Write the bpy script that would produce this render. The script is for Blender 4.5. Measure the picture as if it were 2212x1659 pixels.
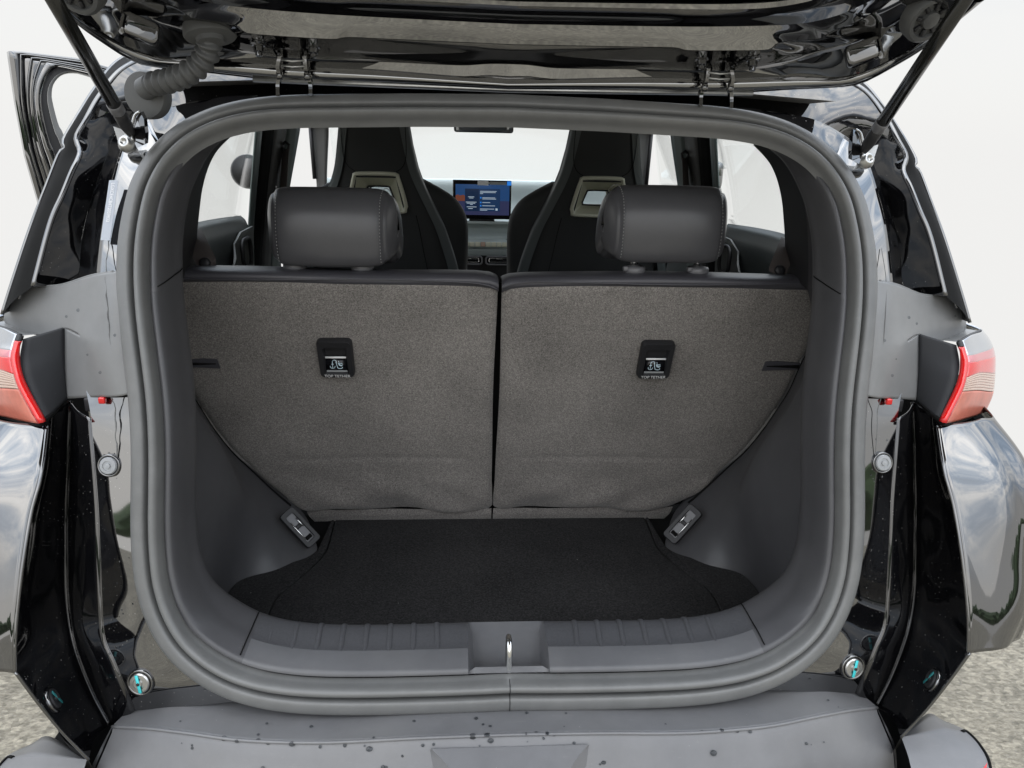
import bpy, bmesh, math, random
import numpy as np
from mathutils import Vector, Matrix
random.seed(7); np.random.seed(7)
R = math.radians
for o in list(bpy.data.objects): bpy.data.objects.remove(o, do_unlink=True)
scene = bpy.context.scene
C = scene.collection

# ------------------------------------------------------------------ camera
cd = bpy.data.cameras.new('camera'); cam = bpy.data.objects.new('camera', cd); C.objects.link(cam)
cd.sensor_width = 36.0; cd.lens = 36.0 * 1600 / 2212; cd.clip_start = 0.02; cd.clip_end = 2000
rt = Vector((0.99807215, -0.05813173, 0.02174136)); up = Vector((-0.00294992, 0.30547509, 0.9521955))
fw = Vector((0.06199422, 0.95042394, -0.30471469)); cp = Vector((-0.066, -0.95, 1.36))
cam.matrix_world = Matrix(((rt.x, up.x, -fw.x, cp.x), (rt.y, up.y, -fw.y, cp.y), (rt.z, up.z, -fw.z, cp.z), (0, 0, 0, 1)))
scene.camera = cam

# ------------------------------------------------------------------ world: pale overcast sky
SUN_EL, SUN_AZ = 40.0, 195.0
w = bpy.data.worlds.new('World'); scene.world = w; w.use_nodes = True
nt = w.node_tree; nt.nodes.clear()
def wn(t, **k):
    n = nt.nodes.new(t)
    for a, b in k.items(): setattr(n, a, b)
    return n
out = wn('ShaderNodeOutputWorld'); bg = wn('ShaderNodeBackground')
sky = wn('ShaderNodeTexSky', sky_type='NISHITA'); sky.sun_disc = False
sky.sun_elevation = R(SUN_EL); sky.sun_rotation = R(SUN_AZ); sky.air_density = 1.0; sky.dust_density = 4.0
skm = wn('ShaderNodeVectorMath', operation='SCALE'); skm.inputs['Scale'].default_value = 0.10
nt.links.new(sky.outputs['Color'], skm.inputs[0])
tc = wn('ShaderNodeTexCoord'); sep = wn('ShaderNodeSeparateXYZ'); nt.links.new(tc.outputs['Generated'], sep.inputs[0])
mx = wn('ShaderNodeMath', operation='MAXIMUM'); mx.inputs[1].default_value = 0.0; nt.links.new(sep.outputs['Z'], mx.inputs[0])
mz = wn('ShaderNodeMath', operation='SUBTRACT'); mz.inputs[1].default_value = 0.16; nt.links.new(mx.outputs[0], mz.inputs[0])
my = wn('ShaderNodeMath', operation='MAXIMUM'); my.inputs[1].default_value = 0.0; nt.links.new(mz.outputs[0], my.inputs[0])
# standard overcast sky: luminance rises with the sine of the elevation
cl = wn('ShaderNodeMath', operation='MULTIPLY_ADD'); cl.inputs[1].default_value = 2.3; cl.inputs[2].default_value = 0.565
nt.links.new(my.outputs[0], cl.inputs[0])
nz = wn('ShaderNodeTexNoise'); nz.inputs['Scale'].default_value = 3.2; nz.inputs['Detail'].default_value = 5; nz.inputs['Roughness'].default_value = 0.6
mpn = wn('ShaderNodeMapping'); mpn.inputs['Scale'].default_value = (1, 1, 2.6)
nt.links.new(tc.outputs['Generated'], mpn.inputs['Vector']); nt.links.new(mpn.outputs[0], nz.inputs['Vector'])
# clouds only break up the sky above the horizon veil
amp = wn('ShaderNodeMapRange'); amp.inputs['From Min'].default_value = 0.14; amp.inputs['From Max'].default_value = 0.34
amp.inputs['To Min'].default_value = 0.0; amp.inputs['To Max'].default_value = 1.0; nt.links.new(mx.outputs[0], amp.inputs['Value'])
nm = wn('ShaderNodeMath', operation='SUBTRACT'); nm.inputs[1].default_value = 0.5; nt.links.new(nz.outputs['Fac'], nm.inputs[0])
nm2 = wn('ShaderNodeMath', operation='MULTIPLY'); nt.links.new(nm.outputs[0], nm2.inputs[0]); nt.links.new(amp.outputs[0], nm2.inputs[1])
nm3 = wn('ShaderNodeMath', operation='MULTIPLY_ADD'); nm3.inputs[1].default_value = 1.6; nm3.inputs[2].default_value = 1.0; nt.links.new(nm2.outputs[0], nm3.inputs[0])
lum = wn('ShaderNodeMath', operation='MULTIPLY'); nt.links.new(cl.outputs[0], lum.inputs[0]); nt.links.new(nm3.outputs[0], lum.inputs[1])
cw = wn('ShaderNodeMix', data_type='RGBA'); cw.inputs['A'].default_value = (1.0, 0.995, 0.98, 1)
cb = wn('ShaderNodeValToRGB'); cb.color_ramp.elements[0].position = 0.40; cb.color_ramp.elements[0].color = (0.55, 0.68, 0.86, 1); cb.color_ramp.elements[1].position = 0.60; cb.color_ramp.elements[1].color = (1.0, 1.0, 1.0, 1)
nt.links.new(nz.outputs['Fac'], cb.inputs['Fac']); nt.links.new(cb.outputs['Color'], cw.inputs['B'])
nt.links.new(amp.outputs[0], cw.inputs['Factor'])
cs = wn('ShaderNodeVectorMath', operation='SCALE'); nt.links.new(cw.outputs['Result'], cs.inputs[0]); nt.links.new(lum.outputs[0], cs.inputs['Scale'])
mixs = wn('ShaderNodeMix', data_type='RGBA'); mixs.inputs['Factor'].default_value = 0.94
nt.links.new(skm.outputs[0], mixs.inputs['A']); nt.links.new(cs.outputs[0], mixs.inputs['B'])
nt.links.new(mixs.outputs['Result'], bg.inputs['Color']); bg.inputs['Strength'].default_value = 1.0
nt.links.new(bg.outputs[0], out.inputs[0])

sd = bpy.data.lights.new('sun', 'SUN'); sd.energy = 0.8; sd.angle = R(110); sd.color = (1.0, 0.97, 0.92)
sun = bpy.data.objects.new('sun', sd); C.objects.link(sun)
sun.rotation_euler = (R(90 - SUN_EL), 0, R(180 - SUN_AZ))
vs = scene.view_settings; vs.view_transform = 'Standard'; vs.look = 'None'; vs.gamma = 1.0; vs.use_curve_mapping = False
vs.exposure = 0.72
scene.render.engine = 'CYCLES'
scene.cycles.max_bounces = 10; scene.cycles.diffuse_bounces = 5; scene.cycles.glossy_bounces = 6; scene.cycles.transparent_max_bounces = 12

# ------------------------------------------------------------------ materials
def mat(name, col, rough=0.5, ior=1.5, metal=0.0, coat=0.0, bump=None, var=None, spec=None, speck=None, emis=None, sheen=0.0, scuff=None):
    """procedural principled material; bump=(scale,strength,dist), var=(scale,amount), speck=(scale,threshold,colour)"""
    m = bpy.data.materials.new(name); m.use_nodes = True
    t = m.node_tree; b = t.nodes['Principled BSDF']
    b.inputs['Base Color'].default_value = (*col, 1); b.inputs['Roughness'].default_value = rough
    b.inputs['IOR'].default_value = ior; b.inputs['Metallic'].default_value = metal; b.inputs['Coat Weight'].default_value = coat
    b.inputs['Sheen Weight'].default_value = sheen
    if emis:
        b.inputs['Emission Color'].default_value = (*emis[0], 1); b.inputs['Emission Strength'].default_value = emis[1]
    tcn = t.nodes.new('ShaderNodeTexCoord'); src = tcn.outputs['Object']
    base = None
    if var:
        n = t.nodes.new('ShaderNodeTexNoise'); n.inputs['Scale'].default_value = var[0]; n.inputs['Detail'].default_value = 6; n.inputs['Roughness'].default_value = 0.65
        t.links.new(src, n.inputs['Vector'])
        r = t.nodes.new('ShaderNodeMapRange'); r.inputs['From Min'].default_value = 0.25; r.inputs['From Max'].default_value = 0.75
        r.inputs['To Min'].default_value = 1 - var[1]; r.inputs['To Max'].default_value = 1 + var[1]; t.links.new(n.outputs['Fac'], r.inputs['Value'])
        s = t.nodes.new('ShaderNodeVectorMath'); s.operation = 'SCALE'; s.inputs[0].default_value = col; t.links.new(r.outputs[0], s.inputs['Scale'])
        base = s.outputs[0]; t.links.new(base, b.inputs['Base Color'])
        rr = t.nodes.new('ShaderNodeMapRange'); rr.inputs['To Min'].default_value = rough * 0.85; rr.inputs['To Max'].default_value = min(1, rough * 1.2)
        n2 = t.nodes.new('ShaderNodeTexNoise'); n2.inputs['Scale'].default_value = 14; n2.inputs['Detail'].default_value = 4; t.links.new(src, n2.inputs['Vector'])
        t.links.new(n2.outputs['Fac'], rr.inputs['Value']); t.links.new(rr.outputs[0], b.inputs['Roughness'])
    if speck:
        v = t.nodes.new('ShaderNodeTexVoronoi'); v.inputs['Scale'].default_value = speck[0]; v.inputs['Randomness'].default_value = 1.0
        t.links.new(src, v.inputs['Vector'])
        nn = t.nodes.new('ShaderNodeTexNoise'); nn.inputs['Scale'].default_value = 9.0; nn.inputs['Detail'].default_value = 3; t.links.new(src, nn.inputs['Vector'])
        th = t.nodes.new('ShaderNodeMath'); th.operation = 'MULTIPLY'; th.inputs[1].default_value = speck[1] * 2; t.links.new(nn.outputs['Fac'], th.inputs[0])
        sepc = t.nodes.new('ShaderNodeSeparateColor'); t.links.new(v.outputs['Color'], sepc.inputs[0])
        th2 = t.nodes.new('ShaderNodeMath'); th2.operation = 'MULTIPLY'; t.links.new(th.outputs[0], th2.inputs[0]); t.links.new(sepc.outputs[0], th2.inputs[1])
        lt = t.nodes.new('ShaderNodeMath'); lt.operation = 'LESS_THAN'; t.links.new(v.outputs['Distance'], lt.inputs[0]); t.links.new(th2.outputs[0], lt.inputs[1])
        mxn = t.nodes.new('ShaderNodeMix'); mxn.data_type = 'RGBA'; mxn.inputs['A'].default_value = (*col, 1); mxn.inputs['B'].default_value = (*speck[2], 1)
        if base: t.links.new(base, mxn.inputs['A'])
        t.links.new(lt.outputs[0], mxn.inputs['Factor']); t.links.new(mxn.outputs['Result'], b.inputs['Base Color'])
    if scuff:
        mp = t.nodes.new('ShaderNodeMapping'); mp.inputs['Scale'].default_value = (9, 60, 60); mp.inputs['Rotation'].default_value = (0.2, 0.1, 0.5); t.links.new(src, mp.inputs['Vector'])
        n = t.nodes.new('ShaderNodeTexNoise'); n.inputs['Scale'].default_value = 3.0; n.inputs['Detail'].default_value = 8; n.inputs['Roughness'].default_value = 0.75; t.links.new(mp.outputs[0], n.inputs['Vector'])
        n5 = t.nodes.new('ShaderNodeTexNoise'); n5.inputs['Scale'].default_value = 5.0; n5.inputs['Detail'].default_value = 5; t.links.new(src, n5.inputs['Vector'])
        mr = t.nodes.new('ShaderNodeMapRange'); mr.inputs['From Min'].default_value = 0.60; mr.inputs['From Max'].default_value = 0.78; mr.inputs['To Max'].default_value = scuff; t.links.new(n.outputs['Fac'], mr.inputs['Value'])
        mr2 = t.nodes.new('ShaderNodeMapRange'); mr2.inputs['From Min'].default_value = 0.45; mr2.inputs['From Max'].default_value = 0.75; mr2.inputs['To Max'].default_value = scuff * 0.5; t.links.new(n5.outputs['Fac'], mr2.inputs['Value'])
        ad = t.nodes.new('ShaderNodeMath'); ad.operation = 'ADD'; t.links.new(mr.outputs[0], ad.inputs[0]); t.links.new(mr2.outputs[0], ad.inputs[1])
        mxn = t.nodes.new('ShaderNodeMix'); mxn.data_type = 'RGBA'; mxn.inputs['B'].default_value = (0.33, 0.32, 0.30, 1)
        lk = b.inputs['Base Color'].links[0].from_socket if b.inputs['Base Color'].is_linked else None
        if lk: t.links.new(lk, mxn.inputs['A'])
        else: mxn.inputs['A'].default_value = (*col, 1)
        t.links.new(ad.outputs[0], mxn.inputs['Factor']); t.links.new(mxn.outputs['Result'], b.inputs['Base Color'])
    if bump:
        n = t.nodes.new('ShaderNodeTexNoise'); n.inputs['Scale'].default_value = bump[0]; n.inputs['Detail'].default_value = 5; t.links.new(src, n.inputs['Vector'])
        bp = t.nodes.new('ShaderNodeBump'); bp.inputs['Strength'].default_value = bump[1]; bp.inputs['Distance'].default_value = bump[2]
        t.links.new(n.outputs['Fac'], bp.inputs['Height']); t.links.new(bp.outputs[0], b.inputs['Normal'])
    return m

def carpet(name, c0, c1, scale, bumpd, lint=False):
    m = bpy.data.materials.new(name); m.use_nodes = True; t = m.node_tree; b = t.nodes['Principled BSDF']
    b.inputs['Roughness'].default_value = 0.95; b.inputs['Sheen Weight'].default_value = 0.25 if not lint else 0.04; b.inputs['Sheen Roughness'].default_value = 0.5
    b.inputs['Specular IOR Level'].default_value = 0.15
    tcn = t.nodes.new('ShaderNodeTexCoord')
    n1 = t.nodes.new('ShaderNodeTexNoise'); n1.inputs['Scale'].default_value = scale; n1.inputs['Detail'].default_value = 3; n1.inputs['Roughness'].default_value = 0.8
    n2 = t.nodes.new('ShaderNodeTexNoise'); n2.inputs['Scale'].default_value = 6; n2.inputs['Detail'].default_value = 4
    n3 = t.nodes.new('ShaderNodeTexVoronoi'); n3.inputs['Scale'].default_value = scale * 1.1
    for n in (n1, n2, n3): t.links.new(tcn.outputs['Object'], n.inputs['Vector'])
    ad = t.nodes.new('ShaderNodeMath'); ad.operation = 'MULTIPLY_ADD'; ad.inputs[1].default_value = 0.35
    t.links.new(n2.outputs['Fac'], ad.inputs[0]); t.links.new(n1.outputs['Fac'], ad.inputs[2])
    rp = t.nodes.new('ShaderNodeValToRGB'); rp.color_ramp.elements[0].position = 0.42; rp.color_ramp.elements[1].position = 0.92
    rp.color_ramp.elements[0].color = (*c0, 1); rp.color_ramp.elements[1].color = (*c1, 1)
    t.links.new(ad.outputs[0], rp.inputs['Fac'])
    sc = t.nodes.new('ShaderNodeSeparateColor'); t.links.new(n3.outputs['Color'], sc.inputs[0])
    tint = t.nodes.new('ShaderNodeMapRange'); tint.inputs['To Min'].default_value = 0.72; tint.inputs['To Max'].default_value = 1.28; t.links.new(sc.outputs[1], tint.inputs['Value'])
    sm = t.nodes.new('ShaderNodeVectorMath'); sm.operation = 'SCALE'; t.links.new(rp.outputs['Color'], sm.inputs[0]); t.links.new(tint.outputs[0], sm.inputs['Scale'])
    outc = sm.outputs[0]
    if lint:
        v = t.nodes.new('ShaderNodeTexVoronoi'); v.inputs['Scale'].default_value = 26; t.links.new(tcn.outputs['Object'], v.inputs['Vector'])
        s2 = t.nodes.new('ShaderNodeSeparateColor'); t.links.new(v.outputs['Color'], s2.inputs[0])
        th = t.nodes.new('ShaderNodeMath'); th.operation = 'MULTIPLY'; th.inputs[1].default_value = 0.036; t.links.new(s2.outputs[0], th.inputs[0])
        lt = t.nodes.new('ShaderNodeMath'); lt.operation = 'LESS_THAN'; t.links.new(v.outputs['Distance'], lt.inputs[0]); t.links.new(th.outputs[0], lt.inputs[1])
        mxn = t.nodes.new('ShaderNodeMix'); mxn.data_type = 'RGBA'; mxn.inputs['B'].default_value = (0.3, 0.3, 0.29, 1)
        t.links.new(outc, mxn.inputs['A']); t.links.new(lt.outputs[0], mxn.inputs['Factor']); outc = mxn.outputs['Result']
    t.links.new(outc, b.inputs['Base Color'])
    bp = t.nodes.new('ShaderNodeBump'); bp.inputs['Strength'].default_value = 0.7; bp.inputs['Distance'].default_value = bumpd
    t.links.new(n1.outputs['Fac'], bp.inputs['Height']); t.links.new(bp.outputs[0], b.inputs['Normal'])
    return m

def glassmat(name, tint, refl=0.06):
    m = bpy.data.materials.new(name); m.use_nodes = True; t = m.node_tree; t.nodes.clear()
    o = t.nodes.new('ShaderNodeOutputMaterial'); tr = t.nodes.new('ShaderNodeBsdfTransparent'); tr.inputs[0].default_value = (*tint, 1)
    gl = t.nodes.new('ShaderNodeBsdfGlossy'); gl.inputs['Roughness'].default_value = 0.01
    lw = t.nodes.new('ShaderNodeLayerWeight'); lw.inputs['Blend'].default_value = 0.5
    pw = t.nodes.new('ShaderNodeMath'); pw.operation = 'POWER'; pw.inputs[1].default_value = 5.0; t.links.new(lw.outputs['Facing'], pw.inputs[0])
    fr = t.nodes.new('ShaderNodeMath'); fr.operation = 'MULTIPLY_ADD'; fr.inputs[1].default_value = 0.5; fr.inputs[2].default_value = 0.012; t.links.new(pw.outputs[0], fr.inputs[0])
    mxs = t.nodes.new('ShaderNodeMixShader'); t.links.new(fr.outputs[0], mxs.inputs[0]); t.links.new(tr.outputs[0], mxs.inputs[1]); t.links.new(gl.outputs[0], mxs.inputs[2])
    t.links.new(mxs.outputs[0], o.inputs[0]); return m

M = {}
M['paint'] = mat('gloss_black_paint', (0.0035, 0.0035, 0.0042), 0.03, 2.9, speck=(140, 0.11, (0.18, 0.175, 0.165)), var=(40, 0.3))
M['paint2'] = mat('gloss_black_paint_clean', (0.0035, 0.0035, 0.0042), 0.03, 2.45, speck=(90, 0.05, (0.1, 0.1, 0.095)))
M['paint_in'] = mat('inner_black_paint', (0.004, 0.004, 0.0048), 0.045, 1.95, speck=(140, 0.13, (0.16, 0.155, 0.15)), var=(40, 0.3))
M['paint_gate'] = mat('tailgate_black_paint', (0.0035, 0.0035, 0.0042), 0.03, 3.6, speck=(110, 0.05, (0.1, 0.1, 0.095)))
M['paint_corner'] = mat('corner_black_paint', (0.0035, 0.0035, 0.0042), 0.035, 2.5, speck=(90, 0.05, (0.1, 0.1, 0.095)))
M['seal'] = mat('seal_rubber', (0.135, 0.137, 0.136), 0.36, 1.5, scuff=.22, var=(25, 0.12), bump=(900, 0.06, 0.0004))
M['tread'] = mat('sill_tread', (0.062, 0.063, 0.069), 0.5, 1.5, var=(260, 0.18), bump=(900, 0.35, 0.0007))
M['trim'] = mat('grained_trim', (0.062, 0.062, 0.067), 0.42, 1.5, scuff=.12, var=(30, 0.08), bump=(1500, 0.22, 0.0006))
M['trim_dark'] = mat('felted_pillar_trim', (0.036, 0.034, 0.039), 0.75, 1.45, var=(30, 0.1), bump=(1200, 0.3, 0.0006))
M['sill'] = mat('sill_plastic', (0.095, 0.096, 0.102), 0.40, 1.5, scuff=.2, var=(30, 0.08), bump=(1300, 0.28, 0.0006))
M['housing'] = mat('side_lining_plastic', (0.075, 0.075, 0.08), 0.42, 1.5, scuff=.1, var=(20, 0.07), bump=(1400, 0.2, 0.0005))
M['cover'] = mat('matte_grey_cover', (0.170, 0.172, 0.173), 0.33, 1.5, scuff=.25, var=(18, 0.1), bump=(500, 0.05, 0.0004))
M['bumper'] = mat('bumper_plastic', (0.150, 0.151, 0.158), 0.38, 1.5, scuff=.3, var=(14, 0.12), bump=(1100, 0.16, 0.0005), speck=(60, 0.05, (0.3, 0.3, 0.29)))
M['black'] = mat('black_plastic', (0.016, 0.016, 0.018), 0.5, 1.5, bump=(800, 0.12, 0.0004))
M['blackmatte'] = mat('matte_black_plate', (0.018, 0.019, 0.022), 0.62, 1.5, speck=(120, 0.06, (0.09, 0.09, 0.095)))
M['void'] = mat('dark_gap', (0.004, 0.004, 0.004), 0.9, 1.3)
M['carpet'] = carpet('seatback_carpet', (0.080, 0.0745, 0.070), (0.325, 0.303, 0.283), 420, 0.0012)
M['floor'] = carpet('boot_floor_carpet', (0.003, 0.003, 0.0035), (0.044, 0.043, 0.044), 230, 0.002, lint=True)
M['leather'] = mat('grey_leather', (0.075, 0.075, 0.081), 0.33, 1.5, var=(30, 0.06), bump=(650, 0.12, 0.0005))
M['leather_top'] = mat('seat_top_leather', (0.066, 0.065, 0.075), 0.42, 1.5, bump=(650, 0.1, 0.0004))
M['fabric_dark'] = mat('front_seat_cloth', (0.034, 0.036, 0.037), 0.6, 1.45, bump=(900, 0.2, 0.0005))
M['side_leather'] = mat('front_seat_side', (0.085, 0.098, 0.10), 0.45, 1.5, bump=(600, 0.1, 0.0004))
M['stitch'] = mat('stitch_thread', (0.30, 0.30, 0.30), 0.7)
M['collar'] = mat('post_collar', (0.14, 0.14, 0.148), 0.35, 1.5)
M['chrome'] = mat('bright_metal', (0.75, 0.75, 0.74), 0.16, 1.5, metal=1.0)
M['steel'] = mat('zinc_steel', (0.50, 0.50, 0.49), 0.32, 1.5, metal=1.0, var=(60, 0.15))
M['tealpaint'] = mat('teal_mark', (0.05, 0.55, 0.58), 0.4)
M['tealdim'] = mat('teal_mark_dim', (0.02, 0.16, 0.17), 0.4)
M['plug'] = mat('grey_plug', (0.30, 0.31, 0.32), 0.38)
M['sticker'] = mat('grey_film', (0.36, 0.385, 0.43), 0.35)
M['inkwhite'] = mat('white_ink', (0.80, 0.80, 0.80), 0.6)
M['inkgrey'] = mat('grey_ink', (0.34, 0.36, 0.36), 0.5)
M['inkblue'] = mat('pale_blue_ink', (0.50, 0.63, 0.70), 0.5)
M['red'] = mat('red_lens', (0.55, 0.008, 0.008), 0.12, 1.5, coat=0.6)
M['redbright'] = mat('red_light_guide', (0.62, 0.010, 0.010), 0.10, 1.5, coat=0.6)
M['salmon'] = mat('dusty_red_lens', (0.50, 0.15, 0.105), 0.32, 1.5, var=(40, 0.22), speck=(220, 0.12, (0.34, 0.27, 0.2)))
M['cream'] = mat('clear_reverse_lens', (0.50, 0.36, 0.29), 0.25, 1.5, coat=0.3)
M['clearlens'] = mat('mirror_lens', (0.42, 0.44, 0.47), 0.08, 1.6, metal=0.7, coat=0.5)
M['pinklens'] = mat('pink_mirror_lens', (0.60, 0.20, 0.22), 0.1, 1.6, metal=0.5, coat=0.5)
M['hose'] = mat('rubber_boot', (0.085, 0.087, 0.087), 0.48, 1.5, var=(30, 0.1), bump=(500, 0.1, 0.0004))
M['strut'] = mat('strut_black', (0.012, 0.012, 0.011), 0.16, 1.6, bump=(900, 0.05, 0.0003))
M['web'] = mat('belt_webbing', (0.085, 0.072, 0.068), 0.7, 1.4)
M['cardteal'] = mat('door_card', (0.032, 0.040, 0.041), 0.42, 1.5, bump=(600, 0.1, 0.0004))
M['cardgrey'] = mat('door_card_inset', (0.13, 0.135, 0.13), 0.5, 1.5)
M['pillargreen'] = mat('pillar_greengrey', (0.12, 0.15, 0.145), 0.4)
M['pillargrey'] = mat('pillar_grey', (0.10, 0.10, 0.098), 0.6)
M['dash'] = mat('dash_pale', (0.46, 0.52, 0.52), 0.45, 1.5, var=(20, 0.05))
M['dashlow'] = mat('dash_lower', (0.22, 0.25, 0.245), 0.45)
M['champagne'] = mat('champagne_trim', (0.66, 0.66, 0.54), 0.30, 1.5, metal=0.1)
M['roofcloth'] = mat('headliner_cloth', (0.26, 0.25, 0.235), 0.85, 1.4, bump=(900, 0.5, 0.0008))
M['screenbezel'] = mat('screen_bezel', (0.006, 0.006, 0.008), 0.18)
M['glass'] = glassmat('window_glass', (0.985, 0.995, 0.99))
M['tint'] = glassmat('tailgate_glass', (0.10, 0.11, 0.11))
M['tyre'] = mat('tyre_rubber', (0.02, 0.02, 0.02), 0.8)
def emis(name, col, s): return mat(name, (0.01, 0.01, 0.012), 0.15, emis=(col, s))
M['e_sky'] = emis('screen_dusk_blue', (0.02, 0.07, 0.20), .42)
M['e_low'] = emis('screen_violet', (0.03, 0.035, 0.09), .5)
M['e_hill'] = emis('screen_orange_hill', (0.16, 0.05, 0.03), .5)
M['e_panel'] = emis('screen_panel', (0.008, 0.02, 0.055), .5)
M['e_panel2'] = emis('screen_panel_right', (0.012, 0.035, 0.095), .5)
M['e_text'] = emis('screen_text', (0.34, 0.42, 0.50), .6)
M['e_blue'] = emis('screen_blue_dot', (0.02, 0.16, 0.55), .7)

def water():
    m = bpy.data.materials.new('water_drop'); m.use_nodes = True; b = m.node_tree.nodes['Principled BSDF']
    b.inputs['Base Color'].default_value = (0.28, 0.30, 0.32, 1); b.inputs['Roughness'].default_value = 0.02; b.inputs['IOR'].default_value = 1.33; b.inputs['Transmission Weight'].default_value = 1.0
    return m
M['water'] = water()

def groundmat():
    m = bpy.data.materials.new('worn_concrete'); m.use_nodes = True; t = m.node_tree; b = t.nodes['Principled BSDF']; b.inputs['Roughness'].default_value = 0.85
    tcn = t.nodes.new('ShaderNodeTexCoord'); mp = t.nodes.new('ShaderNodeMapping'); mp.inputs['Rotation'].default_value = (0, 0, R(62)); mp.inputs['Scale'].default_value = (4.5, 10.0, 1.0)
    t.links.new(tcn.outputs['Object'], mp.inputs['Vector'])
    n1 = t.nodes.new('ShaderNodeTexNoise'); n1.inputs['Scale'].default_value = 11; n1.inputs['Detail'].default_value = 9; n1.inputs['Roughness'].default_value = 0.68; t.links.new(mp.outputs[0], n1.inputs['Vector'])
    n2 = t.nodes.new('ShaderNodeTexNoise'); n2.inputs['Scale'].default_value = 3.0; n2.inputs['Detail'].default_value = 6; t.links.new(tcn.outputs['Object'], n2.inputs['Vector'])
    n3 = t.nodes.new('ShaderNodeTexNoise'); n3.inputs['Scale'].default_value = 70; n3.inputs['Detail'].default_value = 4; t.links.new(tcn.outputs['Object'], n3.inputs['Vector'])
    rp = t.nodes.new('ShaderNodeValToRGB'); e = rp.color_ramp.elements
    e[0].position = 0.33; e[0].color = (0.115, 0.101, 0.076, 1); e[1].position = 0.62; e[1].color = (0.29, 0.262, 0.205, 1)
    t.links.new(n1.outputs['Fac'], rp.inputs['Fac'])
    r2 = t.nodes.new('ShaderNodeMapRange'); r2.inputs['From Min'].default_value = 0.3; r2.inputs['From Max'].default_value = 0.7; r2.inputs['To Min'].default_value = 0.75; r2.inputs['To Max'].default_value = 1.15; t.links.new(n2.outputs['Fac'], r2.inputs['Value'])
    s = t.nodes.new('ShaderNodeVectorMath'); s.operation = 'SCALE'; t.links.new(rp.outputs['Color'], s.inputs[0]); t.links.new(r2.outputs[0], s.inputs['Scale'])
    rp3 = t.nodes.new('ShaderNodeMapRange'); rp3.inputs['From Min'].default_value = 0.60; rp3.inputs['From Max'].default_value = 0.72; rp3.inputs['To Min'].default_value = 0.0; rp3.inputs['To Max'].default_value = 0.55; t.links.new(n3.outputs['Fac'], rp3.inputs['Value'])
    mxn = t.nodes.new('ShaderNodeMix'); mxn.data_type = 'RGBA'; mxn.inputs['B'].default_value = (0.13, 0.12, 0.105, 1); t.links.new(s.outputs[0], mxn.inputs['A']); t.links.new(rp3.outputs[0], mxn.inputs['Factor'])
    vo = t.nodes.new('ShaderNodeTexVoronoi'); vo.inputs['Scale'].default_value = 85; t.links.new(tcn.outputs['Object'], vo.inputs['Vector'])
    sv = t.nodes.new('ShaderNodeSeparateColor'); t.links.new(vo.outputs['Color'], sv.inputs[0])
    pv = t.nodes.new('ShaderNodeMapRange'); pv.inputs['To Min'].default_value = 0.72; pv.inputs['To Max'].default_value = 1.22; t.links.new(sv.outputs[0], pv.inputs['Value'])
    ps = t.nodes.new('ShaderNodeVectorMath'); ps.operation = 'SCALE'; t.links.new(mxn.outputs['Result'], ps.inputs[0]); t.links.new(pv.outputs[0], ps.inputs['Scale'])
    t.links.new(ps.outputs[0], b.inputs['Base Color'])
    bp = t.nodes.new('ShaderNodeBump'); bp.inputs['Strength'].default_value = 0.6; bp.inputs['Distance'].default_value = 0.004; t.links.new(n1.outputs['Fac'], bp.inputs['Height']); t.links.new(bp.outputs[0], b.inputs['Normal'])
    return m
M['ground'] = groundmat()

# ------------------------------------------------------------------ helpers
GZ = 0.10                                   # ground level
car = bpy.data.objects.new('car', None); C.objects.link(car); car.location = (0, 0, GZ)
car['label'] = 'black hatchback seen from behind with its tailgate open and the boot empty'
car['category'] = 'car'
PINV = Matrix.Translation((0, 0, -GZ))

def obj(name, V, F, m, parent=car, smooth=True, solid=0.0, label=None, offset=-1.0, angle=None):
    me = bpy.data.meshes.new(name); me.from_pydata([tuple(map(float, v)) for v in V], [], [tuple(map(int, f)) for f in F]); me.update()
    me.materials.append(M[m] if isinstance(m, str) else m)
    if smooth: me.polygons.foreach_set('use_smooth', [True] * len(me.polygons))
    if smooth and angle: me.set_sharp_from_angle(angle=R(angle))
    o = bpy.data.objects.new(name, me); C.objects.link(o)
    if parent:
        o.parent = parent
        if parent is car: o.matrix_parent_inverse = PINV
    if solid:
        md = o.modifiers.new('thickness', 'SOLIDIFY'); md.thickness = solid; md.offset = offset
    if label: o['label'] = label
    return o

class MB:
    def __init__(s): s.V = []; s.F = []
    def add(s, V, F):
        b = len(s.V); s.V += [tuple(v) for v in V]; s.F += [tuple(i + b for i in f) for f in F]; return s
    def build(s, name, m, parent=car, **k): return obj(name, s.V, s.F, m, parent, **k)

def cr(P, n, closed=False):
    """Catmull-Rom through P, n points evenly spaced by arc length"""
    P = np.array(P, float)
    if closed: Q = np.vstack([P[-1], P, P[0], P[1]])
    else: Q = np.vstack([2 * P[0] - P[1], P, 2 * P[-1] - P[-2]])
    out = []
    ns = len(Q) - 3
    for i in range(ns):
        p0, p1, p2, p3 = Q[i:i + 4]
        for t in np.linspace(0, 1, 14, endpoint=False):
            out.append(0.5 * ((2 * p1) + (-p0 + p2) * t + (2 * p0 - 5 * p1 + 4 * p2 - p3) * t * t + (-p0 + 3 * p1 - 3 * p2 + p3) * t ** 3))
    out.append(Q[-2])
    return rs(out, n)
def rs(P, n):
    P = np.array(P, float); s = np.r_[0, np.cumsum(np.linalg.norm(np.diff(P, axis=0), axis=1))]; t = np.linspace(0, s[-1], n)
    return np.stack([np.interp(t, s, P[:, k]) for k in range(P.shape[1])], 1)
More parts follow.
